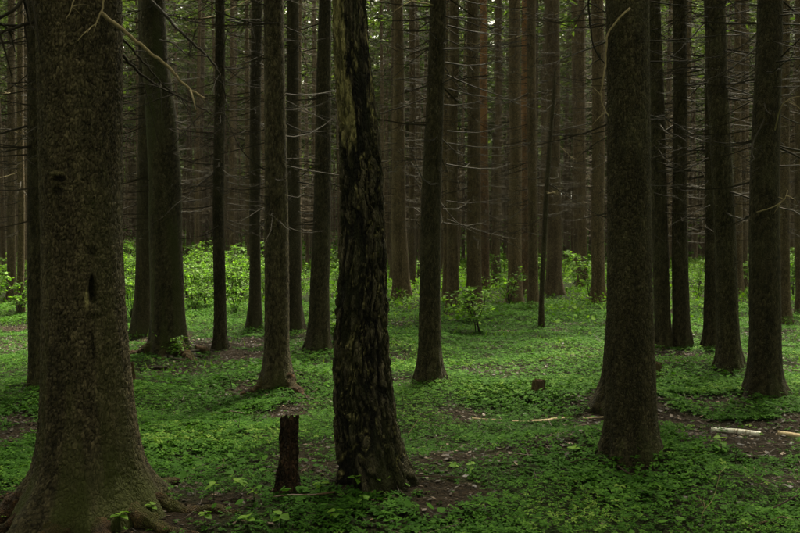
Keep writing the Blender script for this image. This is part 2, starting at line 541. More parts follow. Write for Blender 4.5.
# ------------------------------------------------------------------ ground
BARE = [(*on_ground(*q)[:2], r) for q, r in (((300, 462), 0.33), ((30, 345), 1.1), ((760, 440), 0.55), ((690, 433), 0.4), ((470, 455), 0.35), ((440, 500), 0.22), ((255, 388), 0.5),
        ((180, 515), 0.42), ((60, 530), 0.5), ((230, 345), 0.9), ((385, 470), 0.4), ((560, 440), 0.45), ((20, 500), 0.3), ((700, 500), 0.25), ((460, 415), 0.3), ((600, 400), 0.5), ((165, 372), 0.6), ((500, 370), 0.5), ((730, 320), 1.2), ((225, 505), 0.16), ((640, 470), 0.2), ((770, 480), 0.25))]


def cover(x, y):
    n = 0.62 * fbm(x * 0.9 + 3, y * 0.9, 41, 3) + 0.38 * fbm(x * 3.2, y * 3.2, 47, 3)
    c = sstep(0.32, 0.46, n)
    for bx, by, br in BARE:
        c = c - 0.8 * np.exp(-((x - bx) ** 2 + ((y - by) * 0.85) ** 2) / (br * br)) * (0.5 + fbm(x * 2.5, y * 2.5, 53, 2))
    return np.clip(c + 0.12 * sstep(10, 18, y), 0.02, 1)


def ground_material():
    m, nt, out = new_mat('forest_floor')
    tc = N(nt, 'TexCoord')
    n1 = N(nt, 'TexNoise', Scale=28.0, Detail=8.0, Roughness=0.75)
    n2 = N(nt, 'TexNoise', Scale=1.3, Detail=5.0, Roughness=0.65)
    v = N(nt, 'TexVoronoi', Scale=55.0)
    for n in (n1, n2, v):
        nt.links.new(tc.outputs['Object'], n.inputs['Vector'])
    soil = ramp(nt, n1.outputs[0], [(0.3, (0.005, 0.0038, 0.0022)), (0.55, (0.016, 0.0108, 0.0062)), (0.75, (0.04, 0.026, 0.015))])
    sep = N(nt, 'SeparateColor')
    nt.links.new(v.outputs['Color'], sep.inputs[0])
    soil = mixc(nt, 0.5, soil, ramp(nt, sep.outputs[0], [(0.2, (0.006, 0.0045, 0.0028)), (0.9, (0.037, 0.024, 0.014))]))
    green = ramp(nt, n1.outputs[0], [(0.3, (0.006, 0.012, 0.003)), (0.7, (0.02, 0.042, 0.008))])
    f = math_n(nt, 'MULTIPLY', attr(nt, 'cover'), math_n(nt, 'ADD', n2.outputs[0], 0.2), True)
    col = mixc(nt, f, soil, green)
    b = N(nt, 'Bump', Strength=0.8, Distance=0.03)
    nt.links.new(math_n(nt, 'ADD', n1.outputs[0], math_n(nt, 'MULTIPLY', v.outputs['Distance'], 0.6)), b.inputs['Height'])
    p = N(nt, 'BsdfPrincipled', Roughness=0.95)
    p.inputs['Specular IOR Level'].default_value = 0.1
    nt.links.new(col, p.inputs['Base Color'])
    nt.links.new(b.outputs[0], p.inputs['Normal'])
    nt.links.new(p.outputs[0], out.inputs[0])
    return m


def axis(lo, hi, step, far):
    a = list(np.arange(lo, hi + 1e-6, step))
    s, x, up = step, hi, []
    while x < far:
        s *= 1.25
        x += s
        up.append(x)
    s, x, dn = step, lo, []
    while x > -far:
        s *= 1.25
        x -= s
        dn.append(x)
    return np.array(dn[::-1] + a + up)


gx, gy = axis(-9, 9, 0.07, 2500), axis(2.5, 22, 0.075, 2500)
GX, GY = np.meshgrid(gx, gy)
GZ = gh(GX, GY)
nx, ny = len(gx), len(gy)
i = (np.arange(ny - 1)[:, None] * nx + np.arange(nx - 1)[None, :]).ravel()
g_me = mesh_np('ground', np.stack([GX, GY, GZ], -1).reshape(-1, 3), [np.stack([i, i + 1, i + nx + 1, i + nx], -1)], ground_material(),
               {'cover': cover(GX, GY).ravel()}, True)
g_o = link('ground', g_me)
g_o['kind'] = 'structure'
g_o['label'] = 'brown forest floor of soil and fallen needles'


# ------------------------------------------------------------------ ground cover
def scatter(n, y0, y1, seed, margin=1.6):
    r = np.random.default_rng(seed)
    y = np.sqrt(r.uniform(y0 * y0, y1 * y1, n))
    x = r.uniform(-1, 1, n) * (0.49 * y + margin)
    return x, y, r


def clear_of_trees(x, y, extra=0.0):
    ok = np.ones(len(x), bool)
    for t in TREES:
        w = (t['s'][2][2] - t['s'][2][1]) * t['p'][1] / F_PX * 0.55 + extra
        ok &= (x - t['p'][0]) ** 2 + (y - t['p'][1]) ** 2 > w * w
    return ok


def trefoils(mb, x, y, z, size, r, hue, tris=False):
    n = len(x)
    th0 = r.uniform(0, 6.283, n)
    tx, ty = r.normal(0, 0.24, n), r.normal(0, 0.24, n)
    fold = r.uniform(-0.15, 0.4, n)
    if tris:
        loc = [(0, 0.0)]
        for k in range(3):
            loc += [(1.0, k * 2.094 - 0.56), (1.0, k * 2.094 + 0.56)]
        F = [(0, 1, 2), (0, 3, 4), (0, 5, 6)]
    else:
        loc = [(0, 0.0)]
        for k in range(3):
            loc += [(0.95, k * 2.094 - 0.56), (0.86, k * 2.094), (0.95, k * 2.094 + 0.56)]
        F = [(0, 1, 2, 3), (0, 4, 5, 6), (0, 7, 8, 9)]
    V = np.zeros((n, len(loc), 3))
    for j, (rr, a) in enumerate(loc):
        th = th0 + a
        V[:, j, 0] = x + size * rr * np.cos(th)
        V[:, j, 1] = y + size * rr * np.sin(th)
        side = 0.0 if j == 0 else (1.0 if (tris or j % 3 != 2) else 0.25)
        V[:, j, 2] = z + size * rr * (np.cos(th) * tx + np.sin(th) * ty) - size * fold * side * (rr > 0)
    F = np.asarray(F)[None] + (np.arange(n) * len(loc))[:, None, None]
    F = F.reshape(-1, F.shape[-1])
    A = np.repeat(hue, len(loc))
    if tris:
        mb.add(V.reshape(-1, 3), T=F, a=A)
    else:
        mb.add(V.reshape(-1, 3), Q=F, a=A)


def rhombs(mb, C, U, W, hue):
    """diamond leaves: C base points, U axis vectors, W half-width vectors"""
    n = len(C)
    V = np.stack([C, C + 0.45 * U + W, C + U, C + 0.45 * U - W], 1).reshape(-1, 3)
    Q = np.arange(4)[None] + (np.arange(n) * 4)[:, None]
    mb.add(V, Q=Q, a=np.repeat(hue, 4))


def ovals(mb, C, U, W, hue):
    """oval leaves with a pointed tip"""
    n = len(C)
    V = np.stack([C, C + 0.3 * U + W, C + 0.68 * U + 0.8 * W, C + U, C + 0.68 * U - 0.8 * W, C + 0.3 * U - W], 1).reshape(-1, 3)
    Q = np.array([(0, 1, 2, 3), (0, 3, 4, 5)])[None] + (np.arange(n) * 6)[:, None, None]
    mb.add(V, Q=Q.reshape(-1, 4), a=np.repeat(hue, 6))


STUMP_PX = [(288, 491), (539, 396), (655, 378), (128, 386), (710, 347)]


def cover_mesh():
    mb = MB()
    # near wood sorrel, every leaf a trefoil
    x, y, r = scatter(135000, 2.6, 9.0, 1)
    keep = (r.random(len(x)) < cover(x, y) * 1.0) & clear_of_trees(x, y, 0.03)
    x, y = x[keep], y[keep]
    lush = fbm(x * 1.1 + 5, y * 1.1, 61, 3)
    h = 0.012 + 0.085 * sstep(0.3, 0.7, lush) * r.uniform(0.35, 1.0, len(x))
    hue = np.clip(0.25 + 0.55 * r.random(len(x)) * (0.5 + lush) + 0.25 * (lush - 0.5) + (r.random(len(x)) > 0.985) * 0.4, 0, 1)
    big = sstep(0.45, 0.65, fbm(x * 0.7, y * 0.7 + 8, 67, 2))
    trefoils(mb, x, y, gh(x, y) + h, r.uniform(0.010, 0.021, len(x)) * (1 + 0.75 * big), r, hue)
    # broader single leaves standing among the sorrel
    x, y, r = scatter(9000, 2.8, 11.0, 7)
    keep = (r.random(len(x)) < cover(x, y) * sstep(0.42, 0.66, fbm(x * 0.8 + 2, y * 0.8, 63, 3))) & clear_of_trees(x, y, 0.05)
    for sp in STUMP_PX:
        q = on_ground(*sp)
        keep &= (x - q[0]) ** 2 + (y - q[1]) ** 2 > 0.17 ** 2
    x, y = x[keep], y[keep]
    n = len(x)
    az, el = r.uniform(0, 6.283, n), r.normal(-0.1, 0.3, n)
    L = r.uniform(0.025, 0.06, n)
    C = np.stack([x, y, gh(x, y) + r.uniform(0.06, 0.13, n)], -1)
    U = np.stack([np.cos(az) * np.cos(el), np.sin(az) * np.cos(el), np.sin(el)], -1) * L[:, None]
    W = np.stack([-np.sin(az), np.cos(az), r.normal(0, 0.25, n)], -1) * (L * r.uniform(0.3, 0.45, n))[:, None]
    ovals(mb, C, U, W, np.clip(0.35 + 0.45 * r.random(n), 0, 1))
    # middle distance
    x, y, r = scatter(185000, 9.0, 19.0, 2)
    keep = (r.random(len(x)) < cover(x, y)) & clear_of_trees(x, y, 0.03)
    x, y = x[keep], y[keep]
    lush = fbm(x * 0.9 + 5, y * 0.9, 61, 3)
    h = 0.012 + (0.1 + 0.1 * sstep(12, 18, y)) * sstep(0.25, 0.7, lush) * r.uniform(0.3, 1.0, len(x))
    hue = np.clip(0.25 + 0.55 * r.random(len(x)) * (0.5 + lush) + 0.3 * (lush - 0.5) + (r.random(len(x)) > 0.985) * 0.4, 0, 1)
    trefoils(mb, x, y, gh(x, y) + h, r.uniform(0.014, 0.028, len(x)), r, hue, True)
    return mb.mesh('wood_sorrel_carpet', M_SORREL)


o = link('ground_cover', cover_mesh())
o['kind'] = 'stuff'
o['label'], o['category'] = 'low green wood sorrel carpeting the forest floor', 'ground cover'


def herb_mesh():
    mb = MB()
    x, y, r = scatter(190000, 13.0, 55.0, 3, 3.0)
    dens = sstep(13, 20, y) * (0.25 + 0.75 * sstep(0.34, 0.5, fbm(x * 0.5, y * 0.5, 71, 3)))
    keep = (r.random(len(x)) < dens) & clear_of_trees(x, y, 0.05)
    x, y = x[keep], y[keep]
    n = len(x)
    lush = fbm(x * 0.45, y * 0.45, 73, 3)
    az = r.uniform(0, 6.283, n)
    el = r.normal(0.25, 0.5, n)
    L = r.uniform(0.035, 0.09, n) * (1 + y / 50)
    h = r.uniform(0, 1, n) * (0.05 + 0.4 * sstep(0.4, 0.75, lush)) * sstep(13, 22, y)
    C = np.stack([x, y, gh(x, y) + 0.01 + h], -1)
    U = np.stack([np.cos(az) * np.cos(el), np.sin(az) * np.cos(el), np.sin(el)], -1) * L[:, None]
    W = np.stack([-np.sin(az), np.cos(az), r.normal(0, 0.3, n)], -1) * (L * r.uniform(0.2, 0.42, n))[:, None]
    rhombs(mb, C, U, W, np.clip(0.2 + 0.6 * r.random(n) + 0.5 * (lush - 0.5), 0, 1))
    # waist-high leafage between the farthest trunks
    x, y, r = scatter(34000, 48.0, 105.0, 8, 6.0)
    lush = fbm(x * 0.2, y * 0.2, 75, 3)
    n = len(x)
    az, el = r.uniform(0, 6.283, n), r.normal(0.1, 0.5, n)
    L = r.uniform(0.18, 0.34, n)
    C = np.stack([x, y, gh(x, y) + r.uniform(0, 1, n) * (0.4 + 2.4 * sstep(0.42, 0.7, lush))], -1)
    U = np.stack([np.cos(az) * np.cos(el), np.sin(az) * np.cos(el), np.sin(el)], -1) * L[:, None]
    W = np.stack([-np.sin(az), np.cos(az), r.normal(0, 0.3, n)], -1) * (L * 0.4)[:, None]
    rhombs(mb, C, U, W, np.clip(0.1 + 0.6 * r.random(n), 0, 1))
    # a thin spread of grass blades among the sorrel
    x, y, r = scatter(9000, 10.0, 26.0, 4, 2.0)
    keep = (r.random(len(x)) < 0.1 + 0.9 * sstep(0.5, 0.62, fbm(x * 0.8, y * 0.8, 79, 2))) & clear_of_trees(x, y, 0.05)
    x, y = x[keep], y[keep]
    n = len(x)
    az = r.uniform(0, 6.283, n)
    L = r.uniform(0.07, 0.17, n)
    C = np.stack([x, y, gh(x, y)], -1)
    U = np.stack([np.cos(az) * 0.5, np.sin(az) * 0.5, np.full(n, 0.85)], -1) * L[:, None]
    W = np.stack([-np.sin(az), np.cos(az), np.zeros(n)], -1) * 0.006
    rhombs(mb, C, U, W, np.clip(0.5 + 0.4 * r.random(n), 0, 1))
    return mb.mesh('herb_layer', M_HERB)


o = link('undergrowth', herb_mesh())
o['kind'] = 'stuff'
o['label'], o['category'] = 'bright green herbs and grass of the clearing floor', 'undergrowth'


def litter_mesh():
    mb = MB()
    x, y, r = scatter(60000, 2.6, 16.0, 5)
    keep = (r.random(len(x)) < 1.05 - cover(x, y)) & clear_of_trees(x, y)
    x, y = x[keep], y[keep]
    n = len(x)
    az = r.uniform(0, 6.283, n)
    el = r.normal(0, 0.25, n)
    L = r.uniform(0.015, 0.05, n)
    C = np.stack([x, y, gh(x, y) + r.uniform(0.004, 0.014, n)], -1)
    U = np.stack([np.cos(az) * np.cos(el), np.sin(az) * np.cos(el), np.sin(el)], -1) * L[:, None]
    W = np.stack([-np.sin(az), np.cos(az), r.normal(0, 0.25, n)], -1) * (L * r.uniform(0.15, 0.4, n))[:, None]
    rhombs(mb, C, U, W, r.random(n) ** 1.3)
    # needles and thin twigs
    x, y, r = scatter(9000, 2.6, 13.0, 6)
    n = len(x)
    az = r.uniform(0, 6.283, n)
    L = r.uniform(0.04, 0.22, n)
    C = np.stack([x, y, gh(x, y) + r.uniform(0.01, 0.03, n)], -1)
    U = np.stack([np.cos(az), np.sin(az), r.normal(0, 0.12, n)], -1) * L[:, None]
    W = np.stack([-np.sin(az), np.cos(az), np.zeros(n)], -1) * r.uniform(0.0012, 0.003, n)[:, None]
    rhombs(mb, C, U, W, r.random(n) * 0.8)
    # broken sticks half sunk in the carpet
    x, y, r = scatter(260, 2.8, 13.0, 9)
    for a, b in zip(x, y):
        az, l = r.uniform(0, 6.283), r.uniform(0.12, 0.6)
        q = np.array((a, b, float(gh(a, b)) + r.uniform(0.01, 0.04)))
        d = np.array((math.cos(az), math.sin(az), r.normal(0, 0.08))) * l
        k = r.normal(0, 0.06, 3) * l
        rd = r.uniform(0.002, 0.006)
        mb.add(*tube([q, q + d * 0.35 + k, q + d * 0.7 - k * 0.5, q + d], [rd, rd * 0.9, rd * 0.7, rd * 0.4], 5), a=r.uniform(0.2, 0.95))
    return mb.mesh('leaf_litter', M_LITTER)


o = link('leaf_litter', litter_mesh())
o['kind'] = 'stuff'
o['label'], o['category'] = 'brown fallen leaves, needles and twigs in the bare patches', 'leaf litter'


# ------------------------------------------------------------------ spruce crowns and dead branches
def spruce_crown(seed, H, z0, rmax, whorls, per, blades, size=1.0):
    r = np.random.default_rng(seed)
    mb = MB()
    for w in range(whorls):
        f = (w + r.random()) / whorls
        z = z0 + (H - z0) * f
        L0 = rmax * (1 - f) ** 0.75 * (0.55 + 0.45 * min(1.0, f * 6 + 0.3)) + 0.12
        for b in range(per):
            az = r.uniform(0, 6.283)
            L = L0 * r.uniform(0.6, 1.1)
            n = max(5, int(blades * (0.35 + 0.65 * L / rmax)))
            t = r.uniform(0.12, 1.0, n)
            droop = r.uniform(0.15, 0.45)
            d = np.array((math.cos(az), math.sin(az), 0))
            s = np.array((-d[1], d[0], 0))
            C = d[None] * (t * L)[:, None]
            C[:, 2] = z - droop * L * t + 0.25 * L * t ** 3
            side = r.choice((-1.0, 1.0), n)
            ll = r.uniform(0.2, 0.42, n) * size
            U = d[None] * r.uniform(0.3, 0.9, n)[:, None] + s[None] * (side * r.uniform(0.3, 1.0, n))[:, None]
            U[:, 2] = -r.uniform(0.0, 0.7, n)
            U *= ll[:, None]
            W = np.cross(U, np.array((0, 0, 1.0))[None] + r.normal(0, 0.5, (n, 3)))
            W *= (0.055 * size / (np.linalg.norm(W, axis=1) + 1e-6))[:, None]
            rhombs(mb, C, U, W, np.clip(r.random(n) * 0.7 + 0.3 * t, 0, 1))
            tp = np.linspace(0, 1, 4)
            PP = d[None] * (tp * L)[:, None]
            PP[:, 2] = z - droop * L * tp + 0.25 * L * tp ** 3
            mb.add(*tube(PP, np.linspace(0.02, 0.005, 4), 3, False), a=0.0)
    return mb.mesh('spruce_crown', M_NEEDLE)


def dead_branch(r, L, thick, twigs=4, k=3, segs=6):
    """one bare branch along +X from the origin: list of (V, Q, T)"""
    t = np.linspace(0, 1, segs + 1)
    droop, up = r.uniform(-0.05, 0.4), r.uniform(0, 0.35)
    wob = np.cumsum(r.normal(0, 0.06, segs + 1)) * L * 0.5
    Pp = np.stack([t * L, wob * t, -droop * L * t + up * L * t ** 2.5 + np.cumsum(r.normal(0, 0.025, segs + 1)) * L * t], -1)
    out = [tube(Pp, thick * (1 - 0.85 * t), k)]
    for _ in range(twigs):
        f = r.uniform(0.25, 0.95)
        q = np.array([np.interp(f, t, Pp[:, c]) for c in range(3)])
        l = L * r.uniform(0.12, 0.38) * (1.15 - f)
        a = r.choice((-1, 1)) * r.uniform(0.5, 1.2)
        d = np.array((math.cos(a), math.sin(a), r.normal(-0.1, 0.3)))
        s = np.linspace(0, 1, 4)
        tw = q[None] + d[None] * (s * l)[:, None]
        tw[:, 2] += r.normal(0, 0.2) * l * s ** 2
        out.append(tube(tw, thick * 0.45 * (1 - 0.8 * s), 3))
    return out


def branch_mesh(seed, mat, L=1.0, thick=0.011, twigs=5):
    r = np.random.default_rng(seed)
    mb = MB()
    for V, Q, T in dead_branch(r, L, thick, twigs, 5, 9):
        mb.add(V, Q, T)
    return mb.mesh('dead_branch', mat, True)


BR = [branch_mesh(100 + k, M_DEAD if k != 7 else M_PALE, 1.0, 0.006 + 0.003 * (k % 3)) for k in range(15)]


def dead_set(seed, z0, z1, n, rad, mat, Lm=1.0):
    r = np.random.default_rng(seed)
    mb = MB()
    for _ in range(n):
        z = z0 + (z1 - z0) * r.random() ** 0.85
        az = r.uniform(0, 6.283)
        L = r.uniform(0.35, 1.5) * Lm
        c, s = math.cos(az), math.sin(az)
        M = np.array(((c, -s, 0), (s, c, 0), (0, 0, 1)))
        for V, Q, T in dead_branch(r, L, r.uniform(0.005, 0.011), 4, 3, 4):
            mb.add((V + np.array((rad * 0.8, 0, 0))) @ M.T + np.array((0, 0, z)), Q, T)
    return mb.mesh('dead_branches', mat)


DEADS = [dead_set(450 + k, 1.6, 9.5, 130, 0.1, M_DEAD, 0.85) for k in range(4)]
THIN = [spruce_crown(230 + k, 26.0, 11.0, 2.0, 22, 5, 6) for k in range(2)]
CROWNS = [spruce_crown(200 + k, 26.0, (9.5, 11.0, 12.0, 10.2)[k], (2.3, 2.0, 2.5, 2.1)[k], 24, 5, 26) for k in range(4)]


# ------------------------------------------------------------------ trunks
def trunk_mesh(name, zs, cx, rr, nth, mat, lobes=5, seed=0, plates=0.0, cell=0.022, aspect=1.6, lobe_amp=0.18, foot=0.35, feats=(), extra=None, furrow=False):
    """trunk from rings: zs heights, cx axis x offsets, rr radii. Surface plates are real relief."""
    zs, cx, rr = map(np.asarray, (zs, cx, rr))
    th = np.arange(nth) / nth * 2 * math.pi
    TH, Z = np.meshgrid(th, zs)
    RR = rr[:, None] * np.ones_like(TH)
    CXX = cx[:, None] * np.ones_like(TH)
    r0 = rr[len(rr) // 3] if len(rr) < 20 else np.interp(1.0, zs, rr)
    w = np.exp(-np.clip(Z + 0.02, 0, None) / foot)
    ph = seed * 1.7
    lob = np.cos(lobes * TH + ph) * 0.6 + np.cos((lobes - 2) * TH + 2 * ph) * 0.4 + 0.3 * np.cos((lobes * 2 + 1) * TH + ph * 3)
    rad = RR * (1 + lobe_amp * w * lob)
    # uneven cross-section
    rad = rad * (1 + 0.035 * (fbm(np.cos(TH) * 1.2 + 5 + seed, np.sin(TH) * 1.2 + Z * 0.7, seed, 3) - 0.5) * 2)
    att = {}
    if plates:
        per = max(8, round(2 * math.pi * r0 / cell))
        jit = (fbm(np.cos(TH) * 9, np.sin(TH) * 9 + Z * 12, seed + 5, 2) - 0.5) * 1.3
        jit2 = (fbm(np.cos(TH) * 11 + 30, np.sin(TH) * 11 + Z * 16 + 30, seed + 6, 2) - 0.5) * 1.6
        f1, f2, cid = voronoi(TH / (2 * math.pi) * per + jit2, Z / (cell * aspect) + jit, per, seed)
        e = sstep(0.02, 0.3, f2 - f1)
        rad = rad + (0 if furrow else 1) * plates * (e * (0.45 + 0.9 * cid) - 0.55) + plates * 0.8 * (fbm(np.cos(TH) * 14, np.sin(TH) * 14 + Z * 20, seed + 9, 3) - 0.5)
        att['tone'] = ((cid - 0.5) * 0.1 + (e - 0.75) * 0.2)
    else:
        att['tone'] = np.zeros_like(Z)
    att['moss'] = np.zeros_like(Z)
    att['pale'] = np.zeros_like(Z)
    if furrow:                                           # deep lengthwise furrows between ragged ridges
        u = ((TH - math.pi / 2) % (2 * math.pi)) * r0
        wx = (fbm(u * 9, Z * 7, 201, 3) - 0.5) * 0.05
        n1 = fbm((u + wx) * 32, Z * 6.5 + wx * 20, 203, 3)
        n2 = fbm((u + wx) * 13 + 7, Z * 3.0 + 5, 207, 2)
        g = np.minimum(np.abs(n1 - 0.5) * 5.0, np.abs(n2 - 0.5) * 6.0)
        ridge = sstep(0.05, 0.75, g)
        fine_ = fbm(u * 70, Z * 30, 211, 3) - 0.5
        smooth_up = 1 - 0.75 * sstep(2.0, 2.4, Z)
        rad = rad + plates * smooth_up * (ridge - 0.6 + 0.5 * fine_)
        att['tone'] = (ridge - 0.62) * 0.42 + fine_ * 0.25
        lip = np.exp(-((g - 0.34) / 0.07) ** 2) * sstep(0.48, 0.6, fbm(u * 6 + 3, Z * 4 + 9, 213, 3))
        att['pale'] = 0.75 * lip * sstep(0.38, 0.55, fbm(u * 40, Z * 14, 217, 2))
    for ft in feats:                                     # (theta, z, half-angle, half-height, depth, pale)
        d = np.sqrt((((TH - ft[0] + math.pi) % (2 * math.pi) - math.pi) / ft[2]) ** 2 + ((Z - ft[1]) / ft[3]) ** 2)
        k = 1 - sstep(0.55, 1.05, d)
        rim = np.exp(-((d - 1.15) / 0.22) ** 2)
        rad = rad - ft[4] * k + abs(ft[4]) * 0.3 * rim
        att['tone'] = att['tone'] - 0.25 * k * (ft[4] > 0)
        att['pale'] = np.maximum(att['pale'], ft[5] * k)
    if extra:
        extra(TH, Z, att)
    V = np.stack([CXX + rad * np.cos(TH), rad * np.sin(TH), Z], -1).reshape(-1, 3)
    n = len(zs)
    i = np.arange(n - 1)[:, None] * nth
    j = np.arange(nth)[None, :]
    Q = np.stack([i + j, i + (j + 1) % nth, i + nth + (j + 1) % nth, i + nth + j], -1).reshape(-1, 4)
    return mesh_np(name, V, [Q], mat, {k: v.ravel() for k, v in att.items()}, True)


MATS = dict(bark=M_BARK_SHADED, old=M_BARK_OLD, far=M_BARK_FAR_LIT, birch=M_BIRCH, pine=M_PINE)
THICK = {}
rng = np.random.default_rng(77)


def named_tree(idx, t):
    p = t['p']
    D = p[1]
    k = t.get('k')
    zk, xk, rk = [], [], []
    for (py, a, b) in t['s']:
        q = at_depth((a + b) / 2, py, D)
        ww = (b - a) / 2 * D / F_PX
        zk.append(q[2] - p[2])
        xk.append(q[0] - p[0])
        rk.append(ww)
    # tangent-edge to radius at this distance
    zk, xk, rk = map(np.array, (zk, xk, rk))
    zk[0] = min(zk[0], 0.0)
    H = 24.0 + rng.uniform(-2, 3)
    ztop = zk[-1]
    slope = (xk[-1] - xk[-2]) / (zk[-1] - zk[-2])
    slope = max(-0.06, min(0.06, slope))
    z_hi = np.linspace(ztop, H, 14)[1:]
    x_hi = xk[-1] + slope * 2.5 * (1 - np.exp(-(z_hi - ztop) / 2.5))
    r_hi = rk[-1] * (1 - 0.93 * ((z_hi - ztop) / (H - ztop)) ** 0.9)
    hero = k in ('old', 'birch', 'stout')
    mid = k in ('straight', 'lean', 'brown', 'slender', 'snag') or D < 13
    dz = 0.0085 if hero else (0.026 if mid else 0.12)
    nth = {'old': 230, 'birch': 170, 'stout': 150}.get(k, 64 if mid else 22)
    z_lo = np.arange(-0.15, ztop + 0.4, dz)
    zs = np.concatenate([z_lo, z_hi[z_hi > z_lo[-1] + 0.2]])
    zz = np.concatenate([[-0.3], zk, z_hi])
    # widen below ground a little
    cx = np.interp(zs, zz, np.concatenate([[xk[0]], xk, x_hi]))
    rr = np.interp(zs, zz, np.concatenate([[rk[0] * 1.15], rk, r_hi]))
    # soften the joints of the polyline
    if len(z_lo) > 20:
        w = 9 if hero else 3
        ker = np.ones(2 * w + 1) / (2 * w + 1)
        m = len(z_lo)
        for arr in (cx, rr):
            arr[:m] = np.convolve(np.pad(arr[:m], w, mode='reflect', reflect_type='odd'), ker, 'valid')
    if not hero:
        cx = cx + (vnoise(zs * 0.55, zs * 0 + idx * 3.3, 5) - 0.5) * 0.05 * np.clip(zs, 0, 1)
    feats, extra = (), None
    fr = -math.pi / 2                                    # towards the camera
    if k == 'old':
        def fp(px, py, wpx, hpx, dep, pale=0.0):
            q = at_depth(px, py, D)
            z = q[2] - p[2]
            c, rad = np.interp(z, zs, cx), np.interp(z, zs, rr)
            s = max(-0.95, min(0.95, (q[0] - p[0] - c) / rad))
            return (fr + math.asin(s), z, wpx / F_PX * D / rad, hpx / F_PX * D, dep, pale)
        feats = [fp(104.5, 287, 3.6, 15, 0.04), fp(100, 297, 1.8, 11, -0.01, 0.6), fp(106, 308, 5, 4, -0.02), fp(72, 176, 10, 2.5, -0.014, 0.3), fp(74, 182, 9, 2.6, 0.014), fp(72, 193, 7, 5, 0.006),
                 fp(104, 250, 6, 7, 0.004), fp(106, 340, 1.6, 16, 0.005)]
    if k == 'birch':
        def extra(TH, Z, att):
            u = (TH - math.pi / 2) % (2 * math.pi)
            n1 = fbm(u * 3.2, Z * 4.5, 91, 4)
            n2 = fbm(u * 9, Z * 22, 92, 3)
            left = sstep(-0.1, 0.95, -np.cos(TH) - 0.1 * np.sin(TH))
            hi = sstep(2.0, 2.06, Z + (n1 - 0.5) * 0.35)
            top = sstep(2.95, 3.1, Z)
            v = n1 * 1.15 + n2 * 0.35 + left * 0.75 + top * 0.3
            att['pale'] = np.maximum(att['pale'], hi * sstep(0.98, 1.08, v) * (0.25 + 0.75 * sstep(0.35, 0.6, n2)))
            att['moss'] = 0.4 * sstep(0.5, 0.7, fbm(np.cos(TH) * 3, np.sin(TH) * 3 + Z * 1.5, 97, 3))
    if k in ('old', 'snag'):
        def extra(TH, Z, att):
            att['moss'] = (0.75 if k == 'snag' else 0.8) * sstep(0.42, 0.66, fbm(np.cos(TH) * 3 + 1, np.sin(TH) * 3 + Z * 1.6, 99, 4)) * (1 if k == 'snag' else np.exp(-Z / 1.2))
    pl = dict(old=0.005, birch=0.02, stout=0.0045).get(k, 0.0045 if mid else 0)
    cell = dict(old=0.019, birch=0.045, stout=0.016).get(k, 0.02)
    asp = dict(birch=2.6, snag=4.0).get(k, 1.25)
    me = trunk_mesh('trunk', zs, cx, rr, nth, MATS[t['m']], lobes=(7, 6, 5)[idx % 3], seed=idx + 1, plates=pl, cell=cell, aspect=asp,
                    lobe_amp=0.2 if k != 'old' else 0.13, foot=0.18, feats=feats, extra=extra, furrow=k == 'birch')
    cat = {'spruce_tree': 'spruce tree', 'birch_tree': 'birch tree', 'pine_tree': 'pine tree'}[t['n']]
    root = thing(t['n'], t['l'], cat, p)
    root['group'] = 'forest trees'
    link('trunk', me, root)
    link('crown', CROWNS[idx % 4] if D < 12.5 else THIN[idx % 2], root, (float(x_hi[-1]), 0, 0), (0, 0, idx * 1.3), (1.0, 1.0, H / 26.0))
    if D > 7.5:
        c = link('dead_twigs', DEADS[idx % 4], root, (float(np.interp(5, zs, cx)), 0, 0), (0, 0, idx * 2.1))
        c['kind'] = 'stuff'
    # bare branches, each one its own part
    lo, hi = (2.2 if D < 8 else 1.5), min(ztop + 1.5, 11.0)
    for b in range(t.get('nb', 0)):
        z = lo + (hi - lo) * rng.random() ** 0.8
        az = rng.uniform(0, 6.283)
        if hero:
            az = rng.choice((0.0, math.pi)) + rng.uniform(-0.5, 0.5)
        c, rad = np.interp(z, zs, cx), np.interp(z, zs, rr)
        L = rng.uniform(0.3, 1.5) * (0.45 if hero else 1.0)
        link('branch', BR[int(rng.integers(15))], root, (float(c + rad * 0.85 * math.cos(az)), float(rad * 0.85 * math.sin(az)), float(z)),
             (float(rng.uniform(-0.5, 0.5)), float(rng.uniform(-0.15, 0.35)), az), (L, L, L * rng.uniform(0.7, 1.1)))
    if not hero:
        # stubs and knots left by shed branches
        for b in range(10 if mid else 0):
            z = rng.uniform(0.8, hi)
            az = rng.uniform(math.pi, 2 * math.pi)
            c, rad = np.interp(z, zs, cx), np.interp(z, zs, rr)
            link('branch_stub', BR[1 + int(rng.integers(3))], root, (float(c + rad * 0.9 * math.cos(az)), float(rad * 0.9 * math.sin(az)), float(z)), (0, 0, az), (0.07, 0.6, 0.6))
    t['root'], t['zs'], t['cx'], t['rr'] = root, zs, cx, rr
    return root


for idx, t in enumerate(TREES):
    named_tree(idx, t)
T = {t['k']: t for t in TREES if 'k' in t}


